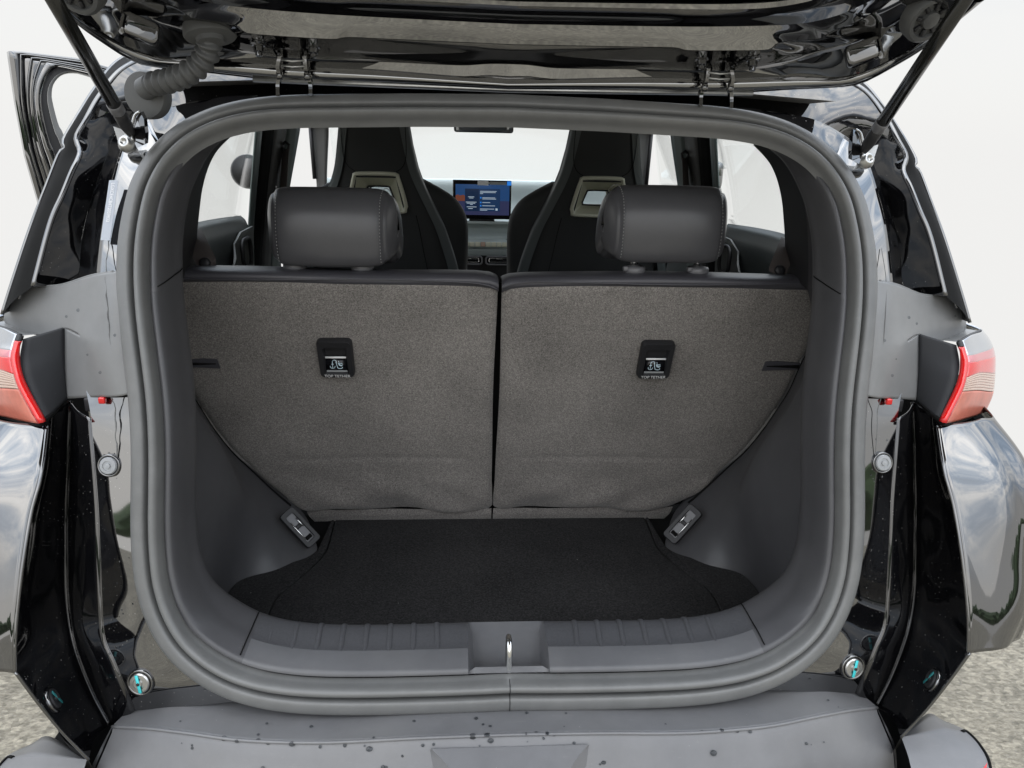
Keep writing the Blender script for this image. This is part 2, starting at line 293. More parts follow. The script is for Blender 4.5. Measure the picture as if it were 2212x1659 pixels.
def crp(P, t):
    """uniform Catmull-Rom value at parameter t (0..len-1)"""
    n = len(P); i = min(int(t), n - 2); f = t - i
    p1, p2 = P[i], P[i + 1]; p0 = P[i - 1] if i > 0 else 2 * p1 - p2; p3 = P[i + 2] if i + 2 < n else 2 * p2 - p1
    return 0.5 * ((2 * p1) + (-p0 + p2) * f + (2 * p0 - 5 * p1 + 4 * p2 - p3) * f * f + (-p0 + 3 * p1 - 3 * p2 + p3) * f ** 3)
def gridF(nu, nv, closed=False):
    F = []
    for i in range(nu - 1):
        for j in range(nv if closed else nv - 1):
            j2 = (j + 1) % nv
            F.append((i * nv + j, i * nv + j2, (i + 1) * nv + j2, (i + 1) * nv + j))
    return F
def surf(ctrl, nu, nv, ur=None, vr=None):
    """bicubic patch through a grid of control points; returns V,F"""
    A = np.array(ctrl, float); u0, u1 = ur or (0, A.shape[0] - 1); v0, v1 = vr or (0, A.shape[1] - 1)
    V = []
    for u in np.linspace(u0, u1, nu):
        row = np.array([crp(A[:, k], u) for k in range(A.shape[1])])
        for v in np.linspace(v0, v1, nv): V.append(crp(row, v))
    return V, gridF(nu, nv)
def loft(rails, nu, nv=2, smooth=False, curve=True):
    """rails run along u; straight or smooth across"""
    Rr = [cr(r, nu) if curve else rs(r, nu) for r in rails]
    if smooth:
        A = np.array(Rr); V = []
        for i in range(nu):
            for v in np.linspace(0, len(rails) - 1, nv): V.append(crp(A[:, i], v))
        return V, gridF(nu, nv)
    k = len(rails); V = []; m = (k - 1) * (nv - 1) + 1
    for i in range(nu):
        for a in range(k - 1):
            for j in range(nv - 1): V.append(Rr[a][i] + (Rr[a + 1][i] - Rr[a][i]) * j / (nv - 1))
        V.append(Rr[-1][i])
    return V, gridF(nu, m)
def mx_(V, s): return [(s * v[0], v[1], v[2]) for v in V]
def flipF(F): return [tuple(reversed(f)) for f in F]
def frame(d):
    d = Vector(d).normalized(); a = Vector((0, 0, 1)) if abs(d.z) < 0.9 else Vector((0, 1, 0))
    x = a.cross(d).normalized(); y = d.cross(x); return x, y, d
def tube(path, r, seg=10, caps=True, closed=False):
    P = [Vector(p) for p in path]; n = len(P); V = []; F = []; prevx = None
    for i, p in enumerate(P):
        if closed: d = P[(i + 1) % n] - P[i - 1]
        else: d = (P[min(i + 1, n - 1)] - P[max(i - 1, 0)])
        d.normalize()
        if prevx is None: x, y, _ = frame(d)
        else:
            x = (prevx - d * prevx.dot(d)).normalized(); y = d.cross(x)
        prevx = x; rr = r[i] if hasattr(r, '__len__') else r
        for k in range(seg):
            a = 2 * math.pi * k / seg; V.append(p + (x * math.cos(a) + y * math.sin(a)) * rr)
    m = n if closed else n - 1
    for i in range(m):
        for k in range(seg):
            F.append((i * seg + k, i * seg + (k + 1) % seg, ((i + 1) % n) * seg + (k + 1) % seg, ((i + 1) % n) * seg + k))
    if caps and not closed: F.append(tuple(range(seg - 1, -1, -1))); F.append(tuple(range((n - 1) * seg, n * seg)))
    return [tuple(v) for v in V], F
def strip(path, w, n):
    """flat band of half-width vector field w (const vector) along path, thickness vector n"""
    V = []; F = []; w = Vector(w); n = Vector(n)
    for p in path:
        p = Vector(p); V += [p - w, p + w, p + w + n, p - w + n]
    k = len(path)
    for i in range(k - 1):
        for a in range(4): F.append((i * 4 + a, i * 4 + (a + 1) % 4, (i + 1) * 4 + (a + 1) % 4, (i + 1) * 4 + a))
    F.append((3, 2, 1, 0)); F.append(tuple((k - 1) * 4 + a for a in range(4)))
    return [tuple(v) for v in V], F
def lathe(c, axis, prof, seg=20):
    x, y, d = frame(axis); c = Vector(c); V = []; F = []
    for r, h in prof:
        for k in range(seg):
            a = 2 * math.pi * k / seg; V.append(tuple(c + d * h + (x * math.cos(a) + y * math.sin(a)) * r))
    n = len(prof)
    for i in range(n - 1):
        for k in range(seg): F.append((i * seg + k, i * seg + (k + 1) % seg, (i + 1) * seg + (k + 1) % seg, (i + 1) * seg + k))
    F.append(tuple(range(seg - 1, -1, -1))); F.append(tuple(range((n - 1) * seg, n * seg)))
    return V, F
def prism(P, d):
    P = [Vector(p) for p in P]; d = Vector(d); n = len(P)
    V = [tuple(p) for p in P] + [tuple(p + d) for p in P]
    F = [tuple(range(n - 1, -1, -1)), tuple(range(n, 2 * n))] + [(i, (i + 1) % n, n + (i + 1) % n, n + i) for i in range(n)]
    return V, F
def rbox(c, size, ax=(1, 0, 0), ay=(0, 1, 0), az=(0, 0, 1), bev=0.002, seg=2):
    bm = bmesh.new(); bmesh.ops.create_cube(bm, size=1.0)
    for v in bm.verts: v.co = Vector((v.co.x * size[0], v.co.y * size[1], v.co.z * size[2]))
    if bev: bmesh.ops.bevel(bm, geom=bm.edges[:], offset=bev, segments=seg, profile=0.6, affect='EDGES')
    ax, ay, az, c = Vector(ax), Vector(ay), Vector(az), Vector(c)
    bm.verts.index_update()
    V = [tuple(c + ax * v.co.x + ay * v.co.y + az * v.co.z) for v in bm.verts]; F = [tuple(v.index for v in f.verts) for f in bm.faces]
    bm.free(); return V, F
def rrect(w, h, r, n=5):
    """rounded rectangle outline, counter-clockwise"""
    P = []
    for cx, cy, a0 in ((w / 2 - r, h / 2 - r, 0), (-w / 2 + r, h / 2 - r, 90), (-w / 2 + r, -h / 2 + r, 180), (w / 2 - r, -h / 2 + r, 270)):
        for k in range(n + 1):
            a = R(a0 + 90 * k / n); P.append((cx + r * math.cos(a), cy + r * math.sin(a)))
    return P
def text_mesh(name, s, size, origin, ax, ay, m, parent, depth=0.0002, align='CENTER', squeeze=1.0):
    cu = bpy.data.curves.new(name + '_curve', 'FONT'); cu.body = s; cu.size = size; cu.align_x = align; cu.align_y = 'CENTER'
    to = bpy.data.objects.new(name + '_tmp', cu); C.objects.link(to)
    dg = bpy.context.evaluated_depsgraph_get(); me = bpy.data.meshes.new_from_object(to.evaluated_get(dg))
    bpy.data.objects.remove(to, do_unlink=True); bpy.data.curves.remove(cu)
    ax, ay = Vector(ax), Vector(ay); o3 = Vector(origin); az = ax.cross(ay)
    V = [tuple(o3 + ax * v.co.x * squeeze + ay * v.co.y + az * depth) for v in me.vertices]; F = [tuple(p.vertices) for p in me.polygons]
    bpy.data.meshes.remove(me)
    return obj(name, V, F, m, parent, smooth=False)
def wob(V, amp, sc, seed=0):
    """gentle pressed-metal unevenness"""
    out = []
    for x, y, z in V:
        a = math.sin(x * sc + seed) * math.cos(z * sc * 1.3 + seed * 2) + 0.6 * math.sin((x * 1.7 - z * 2.1 + y) * sc * 1.4 + seed * 3)
        out.append((x + amp * 0.4 * a, y + amp * a, z + amp * 0.5 * math.cos(x * sc * 1.2 + y * sc + seed)))
    return out

# ------------------------------------------------------------------ ground
GP = [(-9, -14), (9, -14), (9, .9), (2.0, .9), (2.0, 5.2), (-2.0, 5.2), (-2.0, .9), (-9, .9)]
gV, gF = prism([(x, y, GZ - .12) for x, y in GP], (0, 0, .12))
ground = obj('ground', gV, gF, 'ground', parent=None, smooth=False); ground['kind'] = 'structure'
ground['label'] = 'pale worn concrete ground around the car'

tv = []; tf = []; rt_ = random.Random(11); NT = 150
hh = [5.0]
for k in range(NT): hh.append(max(1.6, min(4.6, hh[-1] + rt_.uniform(-.8, .8))))
for k in range(NT + 1):
    a = R(185 + 170 * k / NT)
    for (rr, q) in ((44, 0), (42.5, .35), (43, .7), (44.5, 1.0), (47, .9), (48, 0)):
        d = rr + rt_.uniform(-.9, .9); tv.append((d * math.cos(a), d * math.sin(a), GZ + hh[k] * q * rt_.uniform(.86, 1.12) - (.1 if q == 0 else 0)))
tl_ = obj('treeline', tv, gridF(NT + 1, 6), mat('far_foliage', (0.05, 0.075, 0.03), 0.9, var=(0.8, 0.6)), parent=None, smooth=False); tl_['kind'] = 'stuff'
tl_['label'] = 'far dark trees behind the photographer mirrored in the black paint'

# ------------------------------------------------------------------ measured curves of the right half of the car (metres)
T = {
 'R1': [(0.634,0.1404,0.9541), (0.6277,0.1187,0.8951), (0.6216,0.0962,0.8245), (0.6194,0.079,0.7687), (0.6185,0.0596,0.696), (0.6151,0.0434,0.6349), (0.6003,0.0315,0.5995), (0.5876,0.0236,0.5607), (0.5796,0.0266,0.5105)],
 'R2': [(0.6877,0.1906,0.9641), (0.6912,0.1737,0.8992), (0.6996,0.1486,0.7924), (0.7007,0.1363,0.751), (0.699,0.1091,0.6644), (0.6889,0.0866,0.6045), (0.6747,0.0717,0.5604), (0.6548,0.0571,0.5126), (0.6306,0.0427,0.4693)],
 'R3': [(0.6831,0.1105,0.9524), (0.6776,0.064,0.8937), (0.6843,0.0364,0.8467), (0.6882,0.0044,0.787), (0.692,-0.0221,0.7254), (0.6938,-0.0374,0.6831), (0.6946,-0.0471,0.6441)],
 'DG': [(0.6786,-0.07,0.6623), (0.6606,-0.065,0.6065), (0.6408,-0.06,0.5536), (0.6135,-0.055,0.4959)],
 'U1': [(0.6313,0.2169,1.1583), (0.6319,0.2207,1.1664), (0.629,0.242,1.2155), (0.6244,0.2639,1.2629), (0.6183,0.2835,1.2988), (0.6107,0.303,1.3351), (0.6044,0.3268,1.3647)],
 'U2': [(0.7168,0.3139,1.1289), (0.7102,0.3229,1.1491), (0.7084,0.3467,1.2024), (0.6977,0.3728,1.2592), (0.6881,0.3933,1.2982), (0.6767,0.4121,1.3352), (0.666,0.4318,1.3674)],
 'U3': [(0.7449,0.2467,1.1353), (0.7261,0.288,1.2275), (0.7116,0.31,1.2707), (0.701,0.3315,1.3078), (0.6966,0.3456,1.3248), (0.6973,0.3587,1.3385), (0.704,0.3681,1.3591), (0.6925,0.3819,1.3855), (0.6766,0.4104,1.4268), (0.6483,0.4515,1.4741)],
 'U4': [(0.8122,0.2657,1.085), (0.7981,0.2883,1.1387), (0.7753,0.3259,1.223), (0.7581,0.3571,1.283), (0.7445,0.3866,1.3338), (0.735,0.3918,1.3428), (0.7414,0.3992,1.3541), (0.7272,0.431,1.395), (0.7201,0.4944,1.4436), (0.6997,0.5656,1.4983)],
 'PLin': [(0.7006,0.2263,1.0724), (0.6985,0.2102,1.0272), (0.6958,0.189,0.9685)],
 'PLout': [(0.7385,0.1839,1.0653), (0.7367,0.1651,1.0404), (0.7264,0.1479,1.0198), (0.7134,0.1353,0.9982), (0.6867,0.1143,0.9609)],
 'LAin': [(0.7379,0.1812,1.072), (0.7375,0.1717,1.0592), (0.7369,0.1606,1.0418), (0.727,0.1434,1.0213), (0.7136,0.1309,0.9997), (0.6859,0.1092,0.9611)],
 'LAedge': [(0.7414,0.1815,1.0728), (0.7439,0.1712,1.0576), (0.7412,0.1561,1.0431), (0.7308,0.1389,1.0227), (0.7188,0.1264,1.0012), (0.689,0.1046,0.9603)],
 'LAmid': [(0.7805,0.2168,1.0737), (0.7856,0.2049,1.0539), (0.7813,0.1845,1.0385), (0.7776,0.1733,1.0209), (0.771,0.1628,0.9909), (0.7545,0.1534,0.9498)],
 'LAout': [(0.8549,0.2935,1.0643), (0.8653,0.2829,1.0484), (0.8699,0.27,1.0257), (0.8694,0.2593,0.995), (0.8685,0.2524,0.9612), (0.8661,0.2562,0.9291)],
 'BC': [(0.6032,-0,0.5044), (0.5351,-0.035,0.5314), (0.4665,-0.06,0.5436), (0.38,-0.08,0.5465), (0.2626,-0.095,0.5531), (0.1271,-0.105,0.566), (0.0059,-0.108,0.57)],
 'BEND': [(0.6023,0,0.5084), (0.6159,-0.05,0.4928), (0.6028,-0.09,0.4974), (0.5812,-0.12,0.5115)],
 'SH1': [(0.6326,-0.03,0.4726), (0.7309,0.05,0.4434), (0.7644,0.055,0.425), (0.7821,0.045,0.4224), (0.7849,0.02,0.4334)],
 'SH2': [(0.6251,-0.04,0.4819), (0.6708,-0.03,0.4769), (0.7264,-0.015,0.4656), (0.7662,0,0.4507)],
 'SH3': [(0.7662,0,0.4507), (0.7659,-0.02,0.4588), (0.7658,-0.04,0.4568), (0.7504,-0.08,0.4556)],
 'T0': [(-0.019,0.335,1.4476), (0.207,0.33,1.4505), (0.3482,0.33,1.4516), (0.4663,0.32,1.4598), (0.5473,0.305,1.4652), (0.574,0.29,1.4728), (0.5982,0.255,1.4943), (0.6084,0.205,1.5139), (0.6074,0.11,1.5463), (0.6008,0.075,1.554)],
 'T1': [(-0.0198,0.318,1.461), (0.2029,0.318,1.4712), (0.3416,0.318,1.4755), (0.4593,0.31,1.4789), (0.5195,0.295,1.4773), (0.5581,0.272,1.4857), (0.5848,0.235,1.5044), (0.5939,0.19,1.5218), (0.5819,0.11,1.5501), (0.5746,0.09,1.5557)],
 'T2': [(-0.0203,0.313,1.4801), (0.0714,0.314,1.4801), (0.2012,0.314,1.4819), (0.3394,0.314,1.4835), (0.3994,0.309,1.4875), (0.4526,0.291,1.4975), (0.498,0.262,1.512), (0.5229,0.235,1.5193), (0.5407,0.2,1.5317), (0.5469,0.15,1.5444), (0.5423,0.105,1.5572)],
 'T3': [(-0.0247,0.205,1.4999), (0.1759,0.205,1.502), (0.2353,0.205,1.5027), (0.2458,0.205,1.4996), (0.3014,0.205,1.5004), (0.3764,0.205,1.5042), (0.3863,0.2,1.5137), (0.4431,0.19,1.5191), (0.4519,0.18,1.528), (0.4722,0.16,1.5348), (0.4844,0.135,1.5449), (0.4862,0.1,1.5546)],
 'T4': [(-0.0256,0.19,1.524), (0.1709,0.19,1.5266), (0.2933,0.19,1.5296), (0.3983,0.178,1.5343), (0.4413,0.155,1.5419), (0.458,0.12,1.5494), (0.464,0.1,1.5539)],
 'T5': [(-0.0282,0.125,1.5364), (0.1558,0.125,1.5387), (0.2705,0.125,1.5406), (0.3372,0.12,1.5441), (0.3751,0.09,1.5479), (0.3888,0.05,1.5516)],
 'HOSE': [(-0.5597,0.3,1.4322), (-0.5357,0.285,1.4399), (-0.5041,0.27,1.4445), (-0.4777,0.26,1.4539), (-0.4581,0.255,1.465), (-0.4451,0.25,1.4789), (-0.4388,0.245,1.4924), (-0.4369,0.24,1.5041)],
 'DOOR': [(-1.3098,1.934,1.5936), (-1.3957,1.8786,1.6176), (-1.5586,1.7735,1.6254), (-1.5626,1.7709,1.466), (-1.5609,1.772,1.2934), (-1.548,1.7803,1.1464)],
 'DOORH': [(-1.4703,1.8304,1.4996), (-1.461,1.8365,1.5318), (-1.4384,1.851,1.5598), (-1.4095,1.8697,1.5702), (-1.3764,1.891,1.5648), (-1.3576,1.9032,1.5287), (-1.4529,1.8417,1.3682), (-1.4571,1.839,1.3681), (-1.4658,1.8334,1.4003), (-1.4714,1.8297,1.4679)],
}

def tail(k, *extra): return list(T[k]) + list(extra)

SEAL = [(0.0,1.4178),(0.0467,1.417),(0.0935,1.4162),(0.1402,1.4154),(0.1869,1.4141),(0.2336,1.4126),(0.2802,1.4111),(0.3268,1.4094),(0.3734,1.4059),(0.4195,1.3987),(0.4638,1.385),(0.5033,1.3626),(0.5333,1.3309),(0.5521,1.2929),(0.5605,1.2518),(0.5643,1.2098),(0.5635,1.1673),(0.5592,1.1249),(0.5528,1.0823),(0.5457,1.0394),(0.5394,0.9961),(0.5353,0.9524),(0.5336,0.9082),(0.5339,0.8637),(0.5345,0.8189),(0.5329,0.7742),(0.5276,0.7297),(0.5141,0.6871),(0.4909,0.6491),(0.4572,0.6195),(0.4168,0.5987),(0.3725,0.5867),(0.3265,0.5816),(0.28,0.5806),(0.2334,0.5817),(0.1868,0.5834),(0.1401,0.5853),(0.0934,0.5869),(0.0467,0.5884),(0.0,0.5898)]
ZS = [.40,.5,.55,.6,.75,.9,1.1,1.25,1.35,1.44,1.6]; YS = [-.02,-.01,-.005,.002,.04,.085,.155,.222,.28,.35,.5]
def Yr(z):
    # softened interpolation of the rear-face profile
    return sum(np.interp(z + d, ZS, YS) for d in (-.05, -.025, 0, .025, .05)) / 5
def Yap(x, z): return Yr(z) + .05 * ((min(abs(x), .7) / .55) ** 2 - 1)
half = [(x, Yap(x, z), z) for x, z in SEAL]
loop = half + [(-x, y, z) for x, y, z in half[-2:0:-1]]
NL = 480
LP = cr(loop, NL + 1, closed=True)[:-1]
def ringframe(i):
    t = LP[(i + 1) % NL] - LP[i - 1]; t /= np.linalg.norm(t)
    x, z = LP[i][0], LP[i][2]
    gx = (Yap(x + .01, z) - Yap(x - .01, z)) / .02; gz = (Yap(x, z + .01) - Yap(x, z - .01)) / .02
    h = np.array([gx, -1, gz]); h /= np.linalg.norm(h)
    n = np.cross(t, h); n /= np.linalg.norm(n)
    if np.dot(n, LP[i] - np.array([0, .15, 1.0])) < 0: n = -n
    return n, h
FR = [ringframe(i) for i in range(NL)]
def rp(i, n, h): i %= NL; return LP[i] + FR[i][0] * n + FR[i][1] * h
sm = lambda a, b, x: (lambda t: t * t * (3 - 2 * t))(min(1, max(0, (x - a) / (b - a))))
def rq(i, n, h):
    i %= NL; z = LP[i][2]; nn = FR[i][0].copy(); wt = sm(1.25, 1.40, z)
    nn[1] *= (1 - .8 * wt); return LP[i] + nn * n + np.array([0, -h, -.06 * h * wt])
def sweep(idx, prof, closed=False, rp=rp):
    V = []; k = None
    for i in idx:
        pf = prof(i) if callable(prof) else prof
        k = len(pf)
        for n, h in pf: V.append(rp(i, n, h))
    nI = len(idx); F = []
    for a in range(nI if closed else nI - 1):
        b = (a + 1) % nI
        for j in range(k - 1): F.append((a * k + j, a * k + j + 1, b * k + j + 1, b * k + j))
    return V, F

# ------------------------------------------------------------------ weather seal
LIPP = [(.020, -.016), (.0275, -.010), (.0285, -.003), (.026, .002), (.019, .0052), (.011, .006), (.0060, .0045), (.0042, .0), (.0034, -.009), (.0015, -.013)]
BULB = [(.0015, -.013), (-.0008, -.010), (-.0014, -.002), (-.0035, .0055), (-.0080, .0090), (-.0115, .0085), (-.0150, .005), (-.0165, -.002), (-.0172, -.010), (-.0190, -.016), (-.0205, -.02)]
def fineprof(P): return [tuple(p) for p in cr(P, 40)]
FP = fineprof(LIPP + BULB[1:])
def kinked(i):
    # small pinch where the seal turns the lower right corner
    d = np.linalg.norm(LP[i] - np.array([.437, 0, .608])); k = .0045 * math.exp(-(d / .013) ** 2)
    return [(n - k * sm(.004, -.012, n), h + k * .5 * sm(.004, -.012, n)) for n, h in FP]
V, F = sweep(range(NL), kinked, True)
seal = obj('weather_seal', V, F, 'seal', label='grey rubber seal round the boot opening')
V, F = sweep(range(NL), [(-.0008, -.004), (.0009, -.0052)], True)
# butt joint of the seal at bottom centre
ib = int(np.argmin([abs(p[0]) + (p[2] > 1) for p in LP]))
V, F = tube([rp(ib, n, h + .0006) for n, h in fineprof(LIPP[1:] + BULB[1:-2])], .0006, 6); obj('seal_joint', V, F, 'black', seal)

# ------------------------------------------------------------------ plastic surround of the opening (inside the seal)
P_SIDE = [(-.0200, -.018), (-.0225, -.009), (-.028, -.007), (-.0325, -.015), (-.0365, -.034), (-.039, -.062), (-.039, -.100), (-.010, -.14)]
P_BOT = [(-.0200, -.018), (-.0222, -.011), (-.0260, -.018), (-.033, -.038), (-.037, -.050), (-.0365, -.062), (-.031, -.128), (.06, -.15)]
P_TOP = [(-.0200, -.018), (-.0210, -.018), (-.0225, -.024), (-.024, -.036), (-.025, -.05), (-.025, -.07), (-.022, -.11), (.01, -.16)]
def pring(i):
    x, y, z = LP[i]
    wb = 1 - sm(.60, .70, z); wt = sm(1.30, 1.40, z); ws = max(0, 1 - wb - wt)
    return [tuple(p) for p in cr([tuple(np.array(a) * ws + np.array(b) * wb + np.array(c) * wt) for a, b, c in zip(P_SIDE, P_BOT, P_TOP)], 22)]
PB = pring(min(range(NL), key=lambda i: abs(LP[i][0] - .2) + (LP[i][2] > .9) * 9))
KC = min(range(22), key=lambda t: (PB[t][0] + .037) ** 2 + (PB[t][1] + .050) ** 2)      # crease of the sill profile
KR = min(range(22), key=lambda t: (PB[t][0] + .031) ** 2 + (PB[t][1] + .128) ** 2)      # rear edge of the sill tread
SILL = {}
def idx(cond):
    ok = [cond(*LP[i]) for i in range(NL)]
    s = next(i for i in range(NL) if ok[i] and not ok[i - 1]); r = []
    while ok[s % NL]: r.append(s % NL); s += 1
    return r
XJ = .412                                    # joint between sill cover and side lining
for s in (1, -1):
    I = idx(lambda x, y, z: s * x > .0565 and s * x < XJ and z < .75)
    SILL[s] = min(I, key=lambda i: abs(LP[i][0]))
    V, F = sweep(I, lambda i: pring(i)[:KC + 1], rp=rq); sl = obj('sill_trim', V, F, 'sill', label='grey load sill cover with pressed ribs')
    V, F = sweep(I, lambda i: pring(i)[KC:], rp=rq); obj('sill_tread', V, F, 'tread', sl)
    I = idx(lambda x, y, z: s * x > .3 and z < 1.145 and (z > .75 or s * x > XJ - .008))
    V, F = sweep(I, lambda i: [(n + .0003, h) for n, h in pring(i)], rp=rq); obj('side_trim', V, F, 'trim')
    I = idx(lambda x, y, z: s * x > .3 and z > 1.135 and z < 1.380)
    V, F = sweep(I, lambda i: [(n - .0004, h) for n, h in pring(i)], rp=rq); pt = obj('pillar_trim', V, F, 'trim')
    k = min(range(NL), key=lambda i: abs(LP[i][2] - 1.14) + (s * LP[i][0] < 0) * 9)
    pp = [rq(k, n - .0003, h + .0002) for n, h in pring(k)[3:18]]; pp = [(x, y, z + .016 * j / 14) for j, (x, y, z) in enumerate(pp)]
    V, F = tube(pp, .0010, 6); obj('trim_joint', V, F, 'void', pt)
    k = min(range(NL), key=lambda i: abs(s * LP[i][0] - XJ) + (LP[i][2] > .9) * 9)
    pp = [rq(k, n - .0006, h + .0004) for n, h in pring(k)[2:KR + 1]]; V, F = tube(pp, .0010, 6); obj('trim_joint', V, F, 'void', pt)
I = idx(lambda x, y, z: z > 1.368)
V, F = sweep(I, pring, rp=rq); obj('headliner_edge', V, F, 'roofcloth')

# ribs on the load sill
for s in (1, -1):
    for j in range(8):
        xr = .106 + .0372 * j
        k = min(range(NL), key=lambda i: abs(LP[i][0] - s * xr) + (LP[i][2] > .9) * 9)
        P = [rq(k, n, h) for n, h in pring(k)[KC:KR + 1]]; P = [(s * xr, y, z) for x, y, z in P]; path = cr(P, 12); Vr = []
        prof = [(-.0045, -.001), (-.0036, .0008), (-.0015, .0019), (.0015, .0019), (.0036, .0008), (.0045, -.001)]
        for q, p in enumerate(path):
            sc_ = .25 if q == 0 else (1.0 if q > 1 else .8)
            for a, b in prof: Vr.append((p[0] + a * sc_ + s * (p[1] + .02) * .06, p[1] - (.001 if q == 0 else 0), p[2] + b * sc_ + .0006))
        Fr = gridF(len(path), len(prof)); obj('rib', Vr, Fr, 'tread', bpy.data.objects.get('sill_trim') if s > 0 else bpy.data.objects.get('sill_trim.001'))

# striker pocket
k0 = [min(range(NL), key=lambda i: abs(LP[i][0] - s * .066) + (LP[i][2] > .9) * 9) for s in (1, -1)]
pk = MB()
def PX(x, y, z): return (x, y, z)
A = np.array([rq(ib, n, h) for n, h in pring(ib)])
PKx = cr([(0, A[0][1], A[0][2]), (0, A[2][1], A[2][2] - .001), (0, -.02, .6005), (0, .0, .5955), (0, .017, .5915), (0, .025, .5910), (0, .033, .5945), (0, .05, .603), (0, A[KR][1], A[KR][2] - .0015)], KR + 1)
PKx = np.vstack([PKx, A[KR + 1:]])
edge = {}
for s in (1, -1):
    i = SILL[s]; edge[s] = np.array([rq(i, n, h) for n, h in pring(i)])
Vp = []; xs_ = (-.066, -.0652, -.0625, -.057, -.03, 0, .03, .057, .0625, .0652, .066)
for t in range(22):
    for x in xs_:
        q = max(0, min(1, (.066 - abs(x)) / .009)); e = edge[1 if x > 0 else -1][t]
        wx = abs(e[0]) + .0005 if abs(x) > .0655 else abs(x) * (abs(e[0]) / .066)
        flare = 1 + .10 * (t / 21 - .45) 
        q = q ** .75
        Vp.append((math.copysign(wx * (flare if q > .5 else 1), x) if x else 0, e[1] * (1 - q) + PKx[t][1] * q, e[2] * (1 - q) + PKx[t][2] * q))
pocket = obj('striker_pocket', Vp, gridF(22, len(xs_)), 'sill', angle=50)
U = [(0, -.020, .585), (0, -.020, .630), (0, -.0185, .643), (0, -.012, .6500), (0, -.002, .6510), (0, .007, .648), (0, .010, .640), (0, .010, .585)]
V, F = tube(cr(U, 26), .0046, 12); strk = obj('latch_striker', V, F, 'chrome', label='bright steel wire loop of the boot latch')
V, F = lathe((0, -.020, .5990), (0, -.2, 1), [(.013, 0), (.013, .001), (.0105, .0022), (.006, .0026)], 18); obj('striker_washer', V, F, 'black', strk)

# ------------------------------------------------------------------ boot side lining (wheel housings), boot floor
HA = [(.662,.520,.985),(.650,.535,.93),(.645,.560,.865),(.634,.580,.815),(.615,.602,.752),(.590,.624,.692),(.556,.644,.637),(.520,.664,.580),(.482,.672,.535),(.440,.640,.500),(.408,.575,.466)]
HB = [(.61,.38,1.0),(.600,.40,.93),(.585,.41,.865),(.570,.425,.815),(.552,.440,.752),(.540,.449,.692),(.538,.446,.637),(.541,.443,.590),(.546,.441,.55),(.550,.440,.51),(.553,.438,.464)]
HC = [(.60,.20,1.0),(.60,.20,.93),(.60,.205,.865),(.60,.21,.815),(.595,.22,.752),(.585,.235,.692),(.575,.245,.637),(.565,.255,.590),(.56,.262,.55),(.557,.27,.51),(.555,.28,.464)]
for s in (1, -1):
    HM = [tuple(np.array(a) * .5 + np.array(b) * .5 + np.array([-.010 * min(1, k / 4), -.012, .0])) for k, (a, b) in enumerate(zip(HA, HB))]
    HZ = [(a[0] + .03, a[1] + .07, a[2]) for a in HA]
    V, F = surf([list(r) for r in zip(HZ, HA, HM, HB, HC)], 60, 50)
    ho = obj('wheel_housing_lining', mx_(V, s), F if s > 0 else flipF(F), 'housing', label='grey plastic lining over the wheel housing beside the boot floor')
    # dark piping where the lining meets the seat back
    V, F = tube(cr([(a[0], a[1] - .004, a[2]) for a in HA[:9]], 50), .0035, 8); obj('lining_edge', mx_(V, s), F, 'void', ho)
    # boot lamp: bezel, frame, lens
    c = np.array([.4375, .566, .5335]); ax = np.array([.066, .018, .072]); ax /= np.linalg.norm(ax)
    nrm = np.array([-.52, -.80, .42]); nrm -= ax * nrm.dot(ax); nrm /= np.linalg.norm(nrm); ay = np.cross(nrm, ax)
    def lp(a, b, hh): return tuple(c + ax * a + ay * b + nrm * hh)
    def ringpart(name, w0, h0, w1, h1, z0, z1, m, par):
        o_ = rrect(w0, h0, .007); i_ = rrect(w1, h1, .005); n = len(o_)
        Vv = [lp(a, b, -.012) for a, b in o_] + [lp(a, b, z0) for a, b in o_] + [lp(a * .97, b * .95, z1) for a, b in o_] + [lp(a, b, z1) for a, b in i_] + [lp(a, b, -.006) for a, b in i_]
        Ff = gridF(5, n, True); return obj(name, mx_(Vv, s), Ff, m, par, angle=40)
    c = c - nrm * .0030
    bz = ringpart('boot_lamp', .098, .038, .074, .021, .002, .0036, 'black', car)
    bz['label'] = 'small rectangular boot lamp in the side lining'
    V, F = prism([lp(a, b, -.005) for a, b in rrect(.072, .020, .002)], tuple(nrm * .002)); obj('lamp_lens', mx_(V, s), F, 'collar', bz, smooth=False)
    for b_ in (-.0088, .0072):
        V, F = rbox(lp(-.004 if b_ < 0 else .010, b_, .0), (.052 if b_ < 0 else .026, .0028, .003), ax, ay, nrm, .0008, 1); obj('lamp_edge', mx_(V, s), F, 'chrome', bz)
    for t_ in (-.029, .004):
        V, F = rbox(lp(t_, 0, -.001), (.009, .015, .004), ax, ay, nrm, .001, 1); obj('lamp_catch', mx_(V, s), F, 'void' if t_ < 0 else 'black', bz)
FO = [(.0,.742),(.395,.742),(.402,.60),(.406,.571),(.424,.543),(.47,.513),(.53,.47),(.55,.445),(.556,.40),(.553,.34),(.53,.24),(.50,.12),(0,.10)]
SE = [(.391,.742),(.385,.60),(.386,.568),(.398,.52),(.430,.44),(.452,.392),(.455,.34),(.448,.24),(.44,.12)]
seam = cr([(a, b, 0) for a, b in SE], 40); outl = cr([(a, b, 0) for a, b in FO[1:-1]], 60)
zf_ = .470
